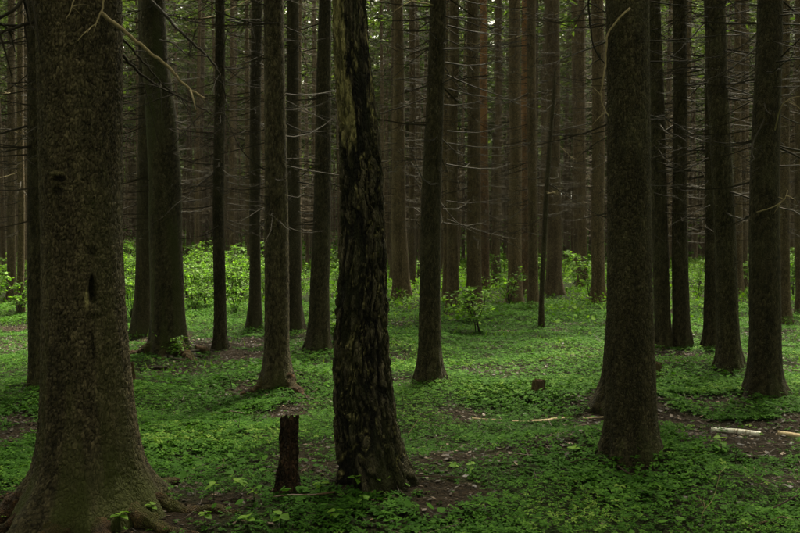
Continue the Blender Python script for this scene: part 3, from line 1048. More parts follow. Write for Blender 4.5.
def px_branch(tree, pts, r0, r1, mat, name='branch', k=6, sub=()):
    """a branch drawn through pixels at the tree's own distance; pts = (px, py, offset in metres towards (-) or away from (+) the camera)"""
    root, D = tree['root'], tree['p'][1]
    Q = np.array([at_depth(x, y, D + dy) for x, y, dy in pts]) - tree['p']
    n = len(Q)
    tt = np.linspace(0, n - 1, (n - 1) * 5 + 1)
    S = np.stack([np.interp(tt, np.arange(n), Q[:, c]) for c in range(3)], -1)
    for _ in range(3):
        S[1:-1] = (S[:-2] + 2 * S[1:-1] + S[2:]) / 4
    rr_ = np.random.default_rng(len(pts) * 31 + int(pts[0][0]))
    S[1:-1] += rr_.normal(0, r0 * 0.25, S[1:-1].shape)
    mb = MB()
    f = np.linspace(0, 1, len(S))
    mb.add(*tube(S, r0 + (r1 - r0) * f, k))
    for _ in range(3 if mat is M_PALE else len(pts) + 1):
        a = rr_.integers(len(S) // 4, len(S) - 1)
        d = rr_.normal(0, 1, 3)
        d[2] -= 0.3
        d /= np.linalg.norm(d)
        l = rr_.uniform(0.05, 0.14) if mat is M_PALE else rr_.uniform(0.08, 0.35)
        s = np.linspace(0, 1, 5)
        tw = S[a][None] + d[None] * (s * l)[:, None]
        tw[:, 2] -= 0.25 * l * s ** 2
        mb.add(*tube(tw, r1 * (1 - 0.7 * s) + 0.0008, 4))
    return link(name, mb.mesh(name, mat, True), root)


o = px_branch(T['old'], [(100, 12, -.28), (117, 25, -.25), (132, 38, -.22), (152, 54, -.18), (170, 68, -.15), (180, 82, -.12), (192, 91, -.1), (205, 98, -.05)], .011, .006, M_PALE)
o['label'] = 'long pale dead branch drooping from the old spruce'
px_branch(T['old'], [(112, 42, 0), (125, 58, .1), (145, 78, .2), (168, 92, .25), (200, 107, .3), (215, 116, .3)], .01, .003, M_DEAD)
px_branch(T['old'], [(110, 25, .1), (128, 45, .2), (142, 60, .3), (165, 88, .4), (185, 100, .5)], .008, .003, M_DEAD)
px_branch(T['old'], [(106, -12, -.28), (102, 12, -.3), (95, 25, -.32), (84, 33, -.33)], .006, .002, M_PALE)
px_branch(T['old'], [(78, -14, -.3), (72, 8, -.34), (66, 20, -.34)], .005, .002, M_PALE)
px_branch(T['old'], [(44, -30, -.1), (30, -8, -.2), (12, 12, -.3), (-12, 22, -.35)], .014, .007, M_DEAD)
px_branch(T['old'], [(42, 20, -.1), (26, 24, -.2), (8, 30, -.3), (-14, 42, -.35)], .011, .006, M_DEAD)
px_branch(T['snag'], [(143, -8, -.25), (165, 15, -.5), (187, 38, -.7), (203, 52, -.8), (216, 66, -.85), (224, 85, -.85), (228, 108, -.85)], .022, .008, M_DEAD)
px_branch(T['snag'], [(160, 40, -.2), (176, 44, -.5), (190, 60, -.6), (196, 20, -.6)], .012, .005, M_DEAD)
px_branch(T['brown'], [(284, 22, 0), (260, 24, -.3), (236, 19, -.5), (212, 9, -.7), (196, -4, -.8)], .008, .004, M_DEAD)
px_branch(T['brown'], [(265, 170, -.1), (250, 160, -.3), (240, 148, -.4), (232, 132, -.4), (222, 108, -.4)], .007, .003, M_DEAD)
o = px_branch(T['stout'], [(630, 8, -.2), (621, 16, -.22), (607, 33, -.2), (606, 55, -.2), (604, 75, -.2), (601, 92, -.18), (602, 104, -.18), (609, 117, -.18)], .007, .003, M_PALE)
o['label'] = 'pale snapped branch dangling beside the trunk'
px_branch(T['stout'], [(612, -20, .1), (588, -8, .2), (590, 20, .25), (593, 48, .25), (606, 66, .3)], .009, .004, M_DEAD)
px_branch(T['slender'], [(441, 16, 0), (462, 20, -.2), (485, 28, -.3), (510, 37, -.5)], .008, .003, M_DEAD)
px_branch(T['slender'], [(441, 48, 0), (470, 48, -.2), (500, 45, -.3), (520, 42, -.3)], .006, .002, M_DEAD)
px_branch(T['slender'], [(439, 200, 0), (455, 222, -.3), (480, 236, -.5), (505, 240, -.5)], .006, .002, M_DEAD)
px_branch(T['slender'], [(441, 60, 0), (455, 85, .1), (478, 100, .2), (500, 118, .2)], .006, .002, M_DEAD)
px_branch(T['straight'], [(756, 48, 0), (735, 66, -.3), (712, 78, -.4), (690, 86, -.6)], .007, .002, M_DEAD)
px_branch(T['straight'], [(778, 60, 0), (790, 48, -.3), (803, 36, -.4), (815, 30, -.4)], .009, .004, M_DEAD)
px_branch(T['straight'], [(775, 130, -.2), (781, 105, -.5), (790, 98, -.6), (806, 95, -.6)], .006, .002, M_PALE)
px_branch(T['straight'], [(757, 212, -.1), (772, 208, -.3), (785, 200, -.4), (788, 190, -.4)], .006, .003, M_PALE)
px_branch(T['lean'], [(708, 158, 0), (695, 166, -.3), (680, 172, -.4), (655, 172, -.5)], .007, .002, M_DEAD)
px_branch(T['lean'], [(710, 205, 0), (690, 215, -.3), (668, 226, -.5)], .006, .002, M_DEAD)
px_branch(T['lean'], [(706, 20, 0), (690, 40, -.3), (668, 62, -.5), (650, 80, -.6)], .009, .003, M_DEAD)
px_branch(T['lean'], [(726, 60, 0), (745, 62, -.3), (765, 50, -.6), (800, 38, -.7)], .007, .003, M_DEAD)
px_branch(T['lean'], [(724, -5, 0), (740, 12, -.2), (752, 28, -.3)], .008, .003, M_DEAD)


# roots of the old spruce
def roots_of(t, specs, mat, base=0.11):
    for si, (a0, L, r0, bend) in enumerate(specs):
        rr_ = np.random.default_rng(300 + si)
        n = 46
        f = np.linspace(0, 1, n)
        a = a0 + bend * f + np.cumsum(rr_.normal(0, 0.02, n))
        st = L / n
        X = t['p'][0] + base * math.cos(a0) + np.cumsum(np.cos(a)) * st
        Y = t['p'][1] + base * math.sin(a0) + np.cumsum(np.sin(a)) * st
        rad = r0 * (1 - f) ** 0.7 + 0.012
        Z = gh(X, Y) + 0.2 * np.exp(-f * 4.0) * (r0 / 0.1) - rad * (0.25 + 0.35 * f) + 0.015 * np.sin(f * 14 + si)
        Pp = np.stack([X, Y, Z], -1) - t['p']
        V, Q, Tt = tube(Pp, rad, 26)
        m = n * 26
        c = np.repeat(Pp, 26, axis=0)
        dv = V[:m] - c
        nz = fbm(V[:m, 0] * 22 + 40, V[:m, 1] * 22 + V[:m, 2] * 15 + 40, 300 + si, 4)
        ridge = np.abs(np.sin(np.tile(np.arange(26), n) / 26 * 6.283 * 5 + np.repeat(f, 26) * 9))
        nf = fbm(V[:m, 0] * 70 + 40, V[:m, 1] * 70 + V[:m, 2] * 60 + 40, 330 + si, 3)
        V[:m] = c + dv * (0.45 + 0.85 * nz[:, None] + 0.14 * ridge[:, None] + 0.3 * (nf[:, None] - 0.5)) * np.array((1, 1, 0.85))
        mo = 0.8 * sstep(0.45, 0.62, fbm(V[:, 0] * 6 + 30, V[:, 1] * 6 + 30, 310, 3)) * sstep(-0.04, 0.1, V[:, 2] + 0.02)
        link('root', mesh_np('root', V, [Q, np.array(Tt)], mat, {'moss': mo, 'tone': np.concatenate([(nz - 0.5) * 0.5, [0, 0]])}, True), t['root'])


roots_of(T['old'], [(-2.75, 0.95, .075, .25), (-2.2, 0.85, .065, -.35), (-1.62, 0.75, .07, .15), (-1.1, 0.7, .055, .35), (-0.6, 0.85, .06, .2), (-0.05, .8, .05, -.3), (0.9, .6, .06, .2), (2.6, .7, .065, .2)], M_ROOT, 0.2)
for kk, sp in (('brown', [(-2.4, .45, .05, .2), (-.7, .5, .05, -.2)]), ('snag', [(-2.6, .7, .09, .2), (-.6, .8, .09, -.3), (-1.5, .5, .08, .2)])):
    roots_of(T[kk], sp, M_ROOT if kk in ('snag', 'brown') else M_BARK_SHADED)

# ------------------------------------------------------------------ leaning dead pole in the clearing
p = on_ground(541.5, 327)
zs_, xs_, rs_ = [], [], []
for (py, a, b) in [(329, 538, 545), (300, 539, 544), (200, 543.5, 548.5), (150, 547, 551.5), (90, 552.5, 556), (70, 554, 556)]:
    q = at_depth((a + b) / 2, py, p[1])
    zs_.append(q[2] - p[2]); xs_.append(q[0] - p[0]); rs_.append((b - a) / 2 * p[1] / F_PX)
zz = np.arange(-0.1, zs_[-1], 0.06)
root = thing('dead_pole', 'thin dead leaning sapling pole with a tangle of bare twigs', 'dead tree', p)
link('trunk', trunk_mesh('trunk', zz, np.interp(zz, zs_, xs_), np.interp(zz, zs_, rs_), 12, M_BARK_SHADED, seed=60), root)
for b in range(22):
    z = rng.uniform(1.6, zs_[-1] - 0.1)
    az = rng.uniform(0, 6.283)
    L = rng.uniform(0.4, 1.2)
    link('branch', BR[int(rng.integers(15))], root, (float(np.interp(z, zs_, xs_)), 0, float(z)), (float(rng.uniform(-.5, .5)), float(rng.uniform(-.5, .3)), az), L)

# ------------------------------------------------------------------ the far stand: single spruces to about 90 m
FT = []
for k in range(6):
    H = 24 + k * 0.7
    zz = np.concatenate([[-0.3, 0, .08, .2, .4, .8], np.linspace(1.5, H, 16)])
    r0 = (0.115, 0.135, 0.15, 0.165, 0.125, 0.145)[k]
    rr_ = r0 * (1 - 0.93 * (np.clip(zz, 0, H) / H) ** 1.1) + r0 * 0.55 * np.exp(-np.clip(zz, 0, None) / 0.22)
    lean = np.sin(zz * 0.22 + k) * 0.10 - math.sin(k) * 0.10
    FT.append((trunk_mesh('trunk', zz, lean, rr_, 16, M_BARK_FAR_LIT, seed=70 + k, lobe_amp=0.12),
               dead_set(400 + k, 1.3, 12.5, 190, r0, M_TWIG, 1.05 + 0.1 * (k % 3)),
               spruce_crown(500 + k, H + 0.5, 8.5 + (k % 3) * 1.6, 2.0 + 0.15 * (k % 4), 22, 5, 5),
               spruce_crown(520 + k, H + 0.5, 7.5 + (k % 3) * 1.6, 2.3 + 0.15 * (k % 4), 26, 6, 15, 1.12)))

pts = [(t['p'][0], t['p'][1]) for t in TREES] + [(p[0], p[1])]
r = np.random.default_rng(12)
far = []
tries = 0
while tries < 60000 and len(far) < 296:
    tries += 1
    y = math.sqrt(r.uniform(20 ** 2, 66 ** 2))
    x = r.uniform(-1, 1) * (0.5 * y + 2.0)
    gap = 1.5
    if y < 34:
        # keep the near gaps of the photograph open: bushes and clearing
        px = 400 + x / y * F_PX
        if y < 25 or (185 < px < 250 and y < 30) or (100 < px < 135 and y < 30):
            continue
    if all((x - a) ** 2 + (y - b) ** 2 > gap * gap for a, b in pts):
        pts.append((x, y))
        far.append((x, y))
for (x, y) in far:
    tr, db, thin, full = FT[int(r.integers(6))]
    s = r.uniform(0.62, 1.0)
    root = thing('spruce_tree', 'slim bare-sided spruce of the dense stand beyond the clearing', 'spruce tree', (x, y, float(gh(x, y)) - 0.02), r.uniform(0, 6.28),
                 'spruces of the far stand', None, (s, s, r.uniform(0.9, 1.1)))
    root.rotation_euler[0], root.rotation_euler[1] = r.normal(0, 0.012), r.normal(0, 0.012)
    link('trunk', tr, root)
    b = link('dead_branches', db, root)
    b['kind'] = 'stuff'
    link('crown', thin if y < 44 else full, root)


# ------------------------------------------------------------------ the wood beyond and around, which reads as one mass
def wood_mass(points, seed, low, hi_blades, size, dead=0):
    rr_ = np.random.default_rng(seed)
    tb, cb = MB(), MB()
    for (x, y) in points:
        z0 = float(gh(x, y))
        H = rr_.uniform(22, 27)
        r0 = rr_.uniform(0.075, 0.14)
        tb.add(*tube([(x, y, z0 - .3), (x, y, z0 + 1), (x, y, z0 + H * .6), (x, y, z0 + H)], [r0 * 1.3, r0, r0 * .6, .02], 7, False))
        for _ in range(dead):
            L = rr_.uniform(.6, 1.8)
            az = rr_.uniform(0, 6.283)
            zz_ = z0 + rr_.uniform(1.2, 11)
            e = np.array((math.cos(az), math.sin(az), rr_.uniform(-.3, .15))) * L
            q = np.array((x, y, zz_))
            tb.add(*tube([q, q + e * .5 + (0, 0, .05), q + e], [.02, .013, .006], 3, False))
        n = hi_blades
        f = rr_.random(n) ** (1.2 if low > 1 else 1.8)
        zz_ = low + (H - low) * f
        L = (2.2 * (1 - f) ** 0.7 + 0.1) * np.sqrt(rr_.random(n))
        az = rr_.uniform(0, 6.283, n)
        C = np.stack([x + L * np.cos(az), y + L * np.sin(az), z0 + zz_ - 0.3 * L], -1)
        a2 = az + rr_.normal(0, 0.8, n)
        U = np.stack([np.cos(a2), np.sin(a2), rr_.uniform(-.6, .05, n)], -1) * (rr_.uniform(.5, 1.0, n) * size)[:, None]
        W = np.cross(U, np.array((0, 0, 1.0))[None] + rr_.normal(0, .4, (n, 3)))
        W *= (0.16 * size / (np.linalg.norm(W, axis=1) + 1e-6))[:, None]
        rhombs(cb, C, U, W, rr_.random(n))
    return tb.mesh('trunks', M_BARK_FAR_LIT), cb.mesh('crowns', M_NEEDLE)


def stuff_wood(name, label, points, seed, low, blades, size, dead):
    tm, cm = wood_mass(points, seed, low, blades, size, dead)
    root = link(name, None)
    root['kind'] = 'stuff'
    root['label'], root['category'] = label, 'wood'
    for nm, me in (('trunks', tm), ('crowns', cm)):
        c = link(nm, me, root)
        c['kind'] = 'stuff'


r = np.random.default_rng(21)
deep = []
while len(deep) < 1150:
    y = math.sqrt(r.uniform(54 ** 2, 138 ** 2))
    x = r.uniform(-1, 1) * (0.56 * y + 8)
    deep.append((x, y))
stuff_wood('distant_wood', 'dark mass of spruces closing the view far behind the stand', deep, 22, 9.0, 120, 1.45, 14)
thick = [(r.uniform(-95, 95), r.uniform(140, 156)) for _ in range(240)]
stuff_wood('distant_thicket', 'dense young spruces growing to the ground at the far end of the wood', thick, 23, -0.5, 560, 2.4, 0)
# the same forest to either side of the photographer and behind
side = []
while len(side) < 420:
    a, d = r.uniform(0, 6.283), math.sqrt(r.uniform(3.5 ** 2, 62 ** 2))
    x, y = d * math.cos(a), d * math.sin(a)
    if y > -1.0 and abs(x) < 0.5 * y + 2.6:
        continue
    if any((x - q[0]) ** 2 + (y - q[1]) ** 2 < 4.5 for q in side):
        continue
    side.append((x, y))
stuff_wood('surrounding_wood', 'spruce wood that carries on around the photographed stand', side, 24, 9.0, 190, 1.35, 0)


# ------------------------------------------------------------------ shrubs and saplings
def shrub_mesh(seed, h, spread, stems, leaves, size):
    r_ = np.random.default_rng(seed)
    sb, lb = MB(), MB()
    tips = []
    for s in range(stems):
        az = r_.uniform(0, 6.283)
        top = np.array((math.cos(az) * spread * r_.uniform(.15, .7), math.sin(az) * spread * r_.uniform(.15, .7), h * r_.uniform(.65, 1.0)))
        f = np.linspace(0, 1, 6)
        Pp = np.stack([top[0] * f ** 1.4, top[1] * f ** 1.4, top[2] * f], -1) + r_.normal(0, 0.012, (6, 3))
        Pp[0] = (r_.normal(0, .03), r_.normal(0, .03), -0.05)
        sb.add(*tube(Pp, 0.007 * (1 - 0.75 * f) + 0.0015, 5))
        for tw in range(5):
            q = Pp[int(r_.integers(2, 6))]
            a2 = r_.uniform(0, 6.283)
            l = spread * r_.uniform(.25, .7)
            e = q + np.array((math.cos(a2), math.sin(a2), r_.uniform(-.05, .3))) * l
            sb.add(*tube([q, (q + e) / 2 + (0, 0, .03), e], [.004, .003, .0015], 4))
            tips.append((q, e))
    n = leaves
    ti = r_.integers(0, len(tips), n)
    q = np.array([t[0] for t in tips])[ti]
    e = np.array([t[1] for t in tips])[ti]
    f = r_.uniform(.2, 1.05, n)
    C = q + (e - q) * f[:, None] + r_.normal(0, 0.03, (n, 3))
    az = r_.uniform(0, 6.283, n)
    el = r_.normal(-.1, .3, n)
    L = r_.uniform(.6, 1.2, n) * size
    U = np.stack([np.cos(az) * np.cos(el), np.sin(az) * np.cos(el), np.sin(el)], -1) * L[:, None]
    W = np.stack([-np.sin(az), np.cos(az), r_.normal(0, .25, n)], -1) * (L * .33)[:, None]
    rhombs(lb, C, U, W, r_.random(n))
    return sb.mesh('stem', M_DEAD, True), lb.mesh('leaves', M_SHRUB)


SH = [shrub_mesh(600, 1.5, .75, 7, 620, .085), shrub_mesh(601, 1.15, .8, 6, 520, .09), shrub_mesh(602, .8, .6, 6, 380, .085), shrub_mesh(603, 1.45, .75, 7, 600, .085), shrub_mesh(604, .5, .45, 5, 200, .085)]
SHRUBS = [  # px, py of the foot, kind, label
 (478, 332, 2, 'low leafy shrub with drooping twigs in front of the broad clearing spruce'),
 (470, 322, 4, 'small leafy shoot beside the low clearing shrub'),
 (590, 300, 1, 'pale green bush at the foot of the spruce past the leaning dead pole'),
 (560, 292, 1, 'bush behind the leaning dead pole'),
 (178, 356, 4, 'small leafy plant among sticks at the bent mossy trunk'),
 (168, 352, 4, 'leafy shoot growing from the foot of the bent mossy trunk'),
 (335, 345, 4, 'little shoot beside the dark mossy-footed spruce'),
 (300, 300, 2, 'bush glimpsed between two spruces behind the mound spruce'),
 (20, 318, 2, 'bush under the dark cluster of thin spruces'),
 (510, 305, 2, 'bush at the foot of the smooth greenish spruce'),
 (640, 300, 2, 'bush showing past the stout dark spruce'),
]
BAND = [(105, 312, 0), (118, 300, 1), (128, 306, 0), (112, 290, 3), (124, 284, 0), (192, 302, 0), (205, 300, 0), (199, 290, 3), (212, 286, 0), (236, 296, 0), (240, 306, 1), (246, 288, 3), (268, 288, 0),
        (228, 292, 3), (205, 310, 1), (192, 316, 2), (110, 324, 2), (235, 316, 2), (120, 276, 3), (198, 276, 3), (218, 278, 3), (244, 276, 3), (140, 285, 0), (190, 284, 3), (101, 298, 0), (108, 304, 0), (132, 294, 3), (188, 308, 0), (200, 306, 1), (210, 296, 0), (233, 302, 0), (243, 298, 0), (264, 296, 1),
        (270, 304, 0), (131, 316, 1), (240, 282, 3), (207, 280, 3), (116, 282, 3), (278, 286, 3)]
BAND2 = [(745, 292, 1), (742, 282, 0), (787, 288, 0), (796, 284, 3), (793, 296, 1), (790, 276, 3), (727, 290, 2), (698, 300, 2), (700, 288, 1), (355, 290, 1), (425, 286, 2), (500, 288, 1), (575, 284, 2),
         (612, 288, 2), (660, 292, 2), (540, 284, 1), (455, 284, 2), (8, 298, 1), (33, 298, 1), (24, 290, 0), (2, 288, 0), (630, 285, 1), (755, 280, 0), (770, 284, 1), (345, 296, 1), (338, 288, 0)]


def shrub(px, py, k, label, group=None, s=1.0):
    q = on_ground(px, py)
    root = thing('shrub', label, 'shrub', q, random.uniform(0, 6.28), group, None, s)
    link('stem', SH[k][0], root)
    link('leaves', SH[k][1], root)


for px, py, k, l in SHRUBS:
    shrub(px, py, k, l, 'clearing shrubs', 0.55 if 'bent mossy' in l else 1.0)
for px, py, k in BAND:
    shrub(px, py, k, 'bright green bush in the sunny thicket around the bent mossy trunk', 'bushes of the bright thicket', random.uniform(.72, 1.0))
for px, py, k in BAND2:
    shrub(px, py, k, 'leafy bush glimpsed between the far trunks', 'bushes between the far trunks', random.uniform(.7, 1.0))

# ------------------------------------------------------------------ stumps, logs, sticks, seedlings


def stump(px, py, top, wpx, label, mat, seed, jag=0.05, lean=(0, 0)):
    q = on_ground(px, py)
    D = q[1]
    h = (py - top) / F_PX * D
    r0 = wpx / 2 / F_PX * D
    nth, n = 72, 60
    th = np.arange(nth) / nth * 2 * math.pi
    rim = h * (1 - jag * 1.8 * fbm(np.cos(th) * 2.4 + 3, np.sin(th) * 2.4 + 3, seed, 4) - jag * 1.1 * fbm(np.cos(th) * 3.6 + 3, np.sin(th) * 3.6 + 3, seed + 8, 2))
    f = np.linspace(-0.12, 1, n)
    TH, Fm = np.meshgrid(th, f)
    Z = Fm * rim[None]
    ridg = fbm(np.cos(TH) * 7 + 5, np.sin(TH) * 7 + Z * 3, seed + 1, 4)
    pit = fbm(np.cos(TH) * 3 + 9, np.sin(TH) * 3 + Z * 12, seed + 2, 4)
    rad = r0 * (0.66 + 0.55 * ridg + 0.6 * (pit - .5) + 0.16 * (fbm(np.cos(TH) * 16 + 5, np.sin(TH) * 16 + Z * 5, seed + 3, 3) - .5) + 0.42 * np.exp(-np.clip(Z, 0, None) / (0.1 * h + .02)) * (1 + 0.5 * np.cos(5 * TH + seed)) + 0.04 * np.cos(4 * TH + seed)) * (1 - 0.08 * Fm)
    V = np.stack([rad * np.cos(TH) + lean[0] * Z, rad * np.sin(TH) + lean[1] * Z, Z], -1).reshape(-1, 3)
    i_ = np.arange(n - 1)[:, None] * nth
    j_ = np.arange(nth)[None]
    Q = np.stack([i_ + j_, i_ + (j_ + 1) % nth, i_ + nth + (j_ + 1) % nth, i_ + nth + j_], -1).reshape(-1, 4)
    root = thing('tree_stump', label, 'stump', q)
    link('bark', mesh_np('stump_body', V, [Q], mat, None, True), root)
    # broken or sawn top: rings sinking towards the core
    W = []
    for kf, sc_, dz in ((0, .985, -.004), (1, .8, -.02), (2, .5, -.03), (3, .2, -.025)):
        nz = (fbm(np.cos(th) * 3 * sc_ + 7, np.sin(th) * 3 * sc_ + 7, seed + 4, 3) - .5)
        W.append(np.stack([(rad[-1] * np.cos(th)) * sc_ + lean[0] * h, (rad[-1] * np.sin(th)) * sc_ + lean[1] * h, rim * (1 - .2 * (1 - sc_)) + dz * h * 2 + nz * h * jag * 1.2 * (1 - sc_ * .6)], -1))
    W = np.concatenate(W + [np.array([[lean[0] * h, lean[1] * h, h * (0.92 - jag)]])])
    i_ = np.arange(3)[:, None] * nth
    Q = np.stack([i_ + j_, i_ + (j_ + 1) % nth, i_ + nth + (j_ + 1) % nth, i_ + nth + j_], -1).reshape(-1, 4)
    Tt = [(3 * nth + a, 3 * nth + (a + 1) % nth, 4 * nth) for a in range(nth)]
    link('broken_top', mesh_np('stump_top', W, [Q, np.array(Tt)], M_CUT if jag < .08 else M_ROT, None, True), root)
    return root


stump(288, 491, 405, 21, 'tall rotten red-brown stump standing next to the birch', M_STUB, 801, .085, (0.02, 0))
stump(539, 396, 377, 13, 'short dark stump standing alone in the open green floor', M_STUMP, 802, .1)
stump(655, 378, 360, 13, 'low dark stump peeking out from behind the stout spruce', M_STUMP, 803, .09)
stump(128, 386, 359, 13, 'dark stump peeking out from behind the massive old spruce', M_ROT, 804, .07)
stump(710, 347, 332, 10, 'small sawn stump at the foot of the leaning dark spruce', M_STUMP, 805, .03)


def birch_log_mat():
    m, nt, out = new_mat('white_birch_bark')
    tc = N(nt, 'TexCoord')
    mp = N(nt, 'Mapping')
    mp.inputs['Scale'].default_value = (26, 5, 5)
    nt.links.new(tc.outputs['Object'], mp.inputs[0])
    n1 = N(nt, 'TexNoise', Scale=1.0, Detail=5.0, Roughness=.7)
    nt.links.new(mp.outputs[0], n1.inputs['Vector'])
    n2 = N(nt, 'TexNoise', Scale=60.0, Detail=4.0)
    nt.links.new(tc.outputs['Object'], n2.inputs['Vector'])
    col = ramp(nt, n1.outputs[0], [(.3, (.03, .022, .016)), (.4, (.4, .33, .24)), (.48, (.74, .71, .66)), (.7, (.82, .8, .76))])
    col = mixc(nt, .25, col, mixc(nt, n2.outputs[0], (.3, .25, .2), (.95, .93, .9)), 'MULTIPLY')
    p_ = N(nt, 'BsdfPrincipled', Roughness=.7)
    nt.links.new(col, p_.inputs['Base Color'])
    b_ = N(nt, 'Bump', Strength=.5, Distance=.004)
    nt.links.new(n1.outputs[0], b_.inputs['Height'])
    nt.links.new(b_.outputs[0], p_.inputs['Normal'])
    nt.links.new(p_.outputs[0], out.inputs[0])
    return m


M_WHITE = birch_log_mat()


def lying(name, a, b, r0, r1, mat, label, cat, bend=0.02, k=16, segs=26, seed=0, lift=0.25, group=None, ends=True):
    A, B = on_ground(*a), on_ground(*b)
    r_ = np.random.default_rng(900 + seed)
    f = np.linspace(0, 1, segs)
    X, Y = A[0] + (B[0] - A[0]) * f, A[1] + (B[1] - A[1]) * f
    L = float(np.hypot(B[0] - A[0], B[1] - A[1]))
    rad = (r0 + (r1 - r0) * f) * (1 + .1 * (fbm(f * 6, f * 0, seed, 2) - .5))
    Zl = np.interp(f, (0, .5, 1), (float(gh(X[0], Y[0])), float(gh(X[segs // 2], Y[segs // 2])) * .6 + .4 * max(A[2], B[2]), float(gh(X[-1], Y[-1]))))
    Z = np.maximum(Zl, gh(X, Y) - rad * .5) + rad * lift
    sw = np.cumsum(r_.normal(0, 1, segs)); sw = (sw - np.linspace(sw[0], sw[-1], segs)) * bend * L * .1
    nrm = np.array((-(B[1] - A[1]), B[0] - A[0])) / L
    ang = math.atan2(B[1] - A[1], B[0] - A[0])
    org = np.array((A[0], A[1], float(Z[0] - rad[0])))
    Pp = np.stack([np.hypot(X - A[0], Y - A[1]), sw, Z - org[2]], -1)
    V, Q, Tt = tube(Pp, rad, k, False)
    root = thing(name, label, cat, org, ang, group)
    link('bark', mesh_np(name, V, [Q], mat, None, True), root)
    for e, nm in ((0, 'cut_end'), (segs - 1, 'cut_end')) if ends else ():
        c = Pp[e] + np.array((-.004 if e == 0 else .004, 0, 0))
        ring = V[e * k:(e + 1) * k]
        Tq = [(k, i2, (i2 + 1) % k) for i2 in range(k)]
        link(nm, mesh_np('cut_end', np.vstack([ring, c]), [np.array(Tq)], M_CUT), root)
    return root


lying('fallen_log', (712, 430.5), (761, 435.5), .023, .027, M_WHITE, 'white birch log lying on brown litter before the straight spruce', 'log', .03, seed=1)
lying('fallen_log', (778, 434), (812, 439), .022, .024, M_BARE, 'broken orange-tinged log end lying in line with the white birch log', 'log', .03, seed=2)
lying('fallen_branch', (531, 422.5), (568, 418), .019, .012, M_BARE, 'bare pale branch lying on the green floor before the short stump', 'branch', .1, 10, seed=3)
lying('fallen_branch', (472, 419), (508, 420.5), .011, .007, M_PALE, 'thin pale branch in line with the bare pale branch', 'branch', .2, 8, seed=4)
lying('fallen_branch', (512, 421.5), (529, 422.2), .009, .008, M_BARE, 'short pale broken piece between the two pale branches', 'branch', .1, 8, seed=5)
lying('fallen_branch', (583, 419), (604, 417), .01, .007, M_BARE, 'pale branch end disappearing behind the stout spruce', 'branch', .1, 8, seed=6)
lying('fallen_branch', (383, 511), (446, 524), .007, .003, M_DEAD, 'thin dark branch lying on green sorrel in front of the birch', 'branch', .5, 7, seed=7, lift=2.5)
for i_, (a, b, l) in enumerate([((165, 356), (205, 349), 'thick stick across the foot of the bent mossy trunk'), ((172, 350), (208, 358), 'grey stick crossing the pile at the bent mossy trunk'),
                                ((182, 362), (150, 354), 'short stick lying before the bent mossy trunk'), ((139, 371), (168, 369), 'dark rotten stick on litter before the bent mossy trunk'),
                                ((196, 352), (206, 350), 'chunk of wood ending the stick pile of the bent trunk')]):
    lying('fallen_branch', a, b, (.03, .022, .02, .025, .05)[i_], (.015, .012, .012, .02, .04)[i_], M_DEAD if i_ < 4 else M_ROT, l, 'branch', .3, 8, seed=20 + i_, lift=1.0)


def stalk(px, py, pts, r0, label, mat=None):
    q = on_ground(px, py)
    S = np.array([(0, 0, -.03)] + [tuple(at_depth(a, b, q[1] + c) - q) for a, b, c in pts])
    n = len(S)
    tt = np.linspace(0, n - 1, (n - 1) * 4 + 1)
    S = np.stack([np.interp(tt, np.arange(n), S[:, c]) for c in range(3)], -1)
    S[1:-1] = (S[:-2] + 2 * S[1:-1] + S[2:]) / 4
    mb = MB()
    mb.add(*tube(S, np.linspace(r0, r0 * .5, len(S)), 7))
    r_ = np.random.default_rng(int(px))
    for _ in range(3):
        a = int(r_.integers(len(S) // 3, len(S) - 1))
        d = r_.normal(0, 1, 3); d[2] = abs(d[2]); d /= np.linalg.norm(d)
        mb.add(*tube([S[a], S[a] + d * .03, S[a] + d * .06 + (0, 0, .01)], [r0 * .5, r0 * .4, r0 * .2], 5))
    thing('dry_stalk', label, 'stalk', q, 0, None, mb.mesh('dry_stalk', mat or M_DEAD, True))


stalk(243, 441, [(241, 433, 0), (238, 425, .02)], .006, 'short dark stick poking up from the green floor beyond the rotten stump')
stalk(701, 528, [(702, 512, 0), (713, 500, .02), (719, 478, .03), (720, 471, .03)], .0022, 'thin bare bent stalk standing in the sorrel before the stout spruce', M_PALE)
stalk(736, 466, [(735, 458, 0), (737, 450, .02)], .004, 'short upright twig between the stout spruce and the birch log')
stalk(233, 388, [(230, 379, 0), (227, 372, .02)], .005, 'thin twig poking up by the mound spruce')
stalk(505, 298, [(505, 280, 0), (504, 262, 0)], .012, 'bare upright stick in the clearing beside the smooth greenish spruce')


# broad-leaved seedlings: every leaf a part
def leaf_mesh():
    n, mb = 7, MB()
    f = np.linspace(0, 1, n)
    w = .42 * np.sin(np.pi * f ** .8) ** .85
    V = []
    for a, b in zip(f, w):
        V += [(a, -b, .1 * b * 2 - .25 * a * a), (a, 0, -.25 * a * a), (a, b, .1 * b * 2 - .25 * a * a)]
    Q = []
    for a in range(n - 1):
        Q += [(3 * a, 3 * a + 3, 3 * a + 4, 3 * a + 1), (3 * a + 1, 3 * a + 4, 3 * a + 5, 3 * a + 2)]
    return V, Q


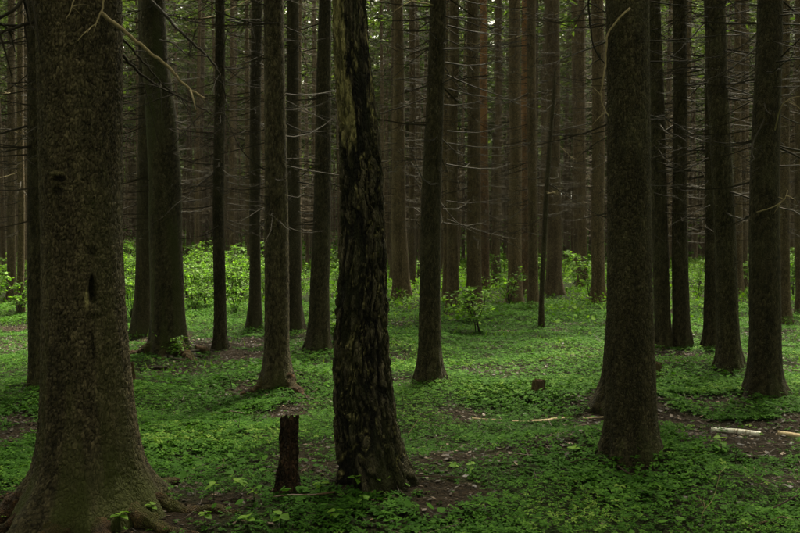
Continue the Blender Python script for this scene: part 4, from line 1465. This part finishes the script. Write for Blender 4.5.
LV, LQ = leaf_mesh()
LEAF = []
for k in range(4):
    mb = MB()
    mb.add(LV, LQ, a=.55 + .15 * k)
    LEAF.append(mb.mesh('leaf', M_SHRUB, True))
mb = MB()
mb.add(*tube([(0, 0, -.03), (0, .004, .5), (.01, 0, 1)], [.03, .022, .015], 6))
STEM = mb.mesh('stem', M_HERB, True)
SEED = [
 (241, 497, 5, .05, 'seedling with broad leaves beside the rotten stump'), (214, 500, 4, .045, 'seedling'), (254, 505, 4, .05, 'seedling'), (321, 497, 4, .05, 'seedling'), (281, 528, 4, .055, 'seedling'),
 (248, 531, 4, .05, 'seedling'), (363, 512, 4, .04, 'seedling'), (336, 524, 4, .045, 'seedling'), (357, 490, 5, .05, 'leafy seedling touching the birch foot'), (374, 489, 5, .055, 'broad-leaved seedling in front of the birch foot'),
 (386, 487, 4, .05, 'seedling at the outer edge of the birch foot'), (452, 477, 4, .045, 'pale seedling on litter beside the birch'), (472, 478, 4, .04, 'seedling'), (639, 461, 5, .05, 'light green seedling at the foot of the stout spruce'),
 (120, 531, 5, .05, 'seedling between the roots of the old spruce'), (128, 521, 4, .04, 'seedling'), (152, 520, 4, .04, 'seedling'), (721, 456, 4, .045, 'seedling'), (574, 462, 4, .04, 'seedling'), (205, 528, 4, .045, 'seedling'),
]
for si, (px, py, nl, ls, l) in enumerate(SEED):
    q = on_ground(px, py)
    r_ = np.random.default_rng(1000 + si)
    h = r_.uniform(.07, .13)
    root = thing('seedling', l if l != 'seedling' else 'small broad-leaved seedling standing out of the wood sorrel', 'seedling', q, r_.uniform(0, 6.28), 'broad-leaved seedlings')
    link('stem', STEM, root, None, None, (.1, .1, h))
    for k in range(nl):
        s = ls * r_.uniform(.8, 1.25)
        link('leaf', LEAF[int(r_.integers(4))], root, (0, 0, h * (.98 if k % 2 else .8)), (float(r_.normal(0, .2)), float(r_.normal(-.1, .25)), k * 6.283 / nl + float(r_.normal(0, .3))), s)


# ------------------------------------------------------------------ haze added to lift and warm the dark background
def haze_box():
    m, nt, out = new_mat('lift_haze')
    v = nt.nodes.new('ShaderNodeVolumePrincipled')
    v.inputs['Color'].default_value = (1.0, 0.93, 0.78, 1)
    v.inputs['Density'].default_value = 0.00024
    v.inputs['Anisotropy'].default_value = 0.2
    nt.links.new(v.outputs[0], out.inputs['Volume'])
    x0, x1, y0, y1, z0, z1 = -130.0, 130.0, -75.0, 175.0, -2.5, 31.0
    V = [(x, y, z) for z in (z0, z1) for y in (y0, y1) for x in (x0, x1)]
    Q = [(0, 2, 3, 1), (4, 5, 7, 6), (0, 1, 5, 4), (2, 6, 7, 3), (0, 4, 6, 2), (1, 3, 7, 5)]
    o = link('haze', mesh_np('haze', V, [np.array(Q)], m))
    o['kind'] = 'stuff'
    o['label'], o['category'] = 'faint warm haze added to lift the dark between the far trunks', 'haze'


haze_box()
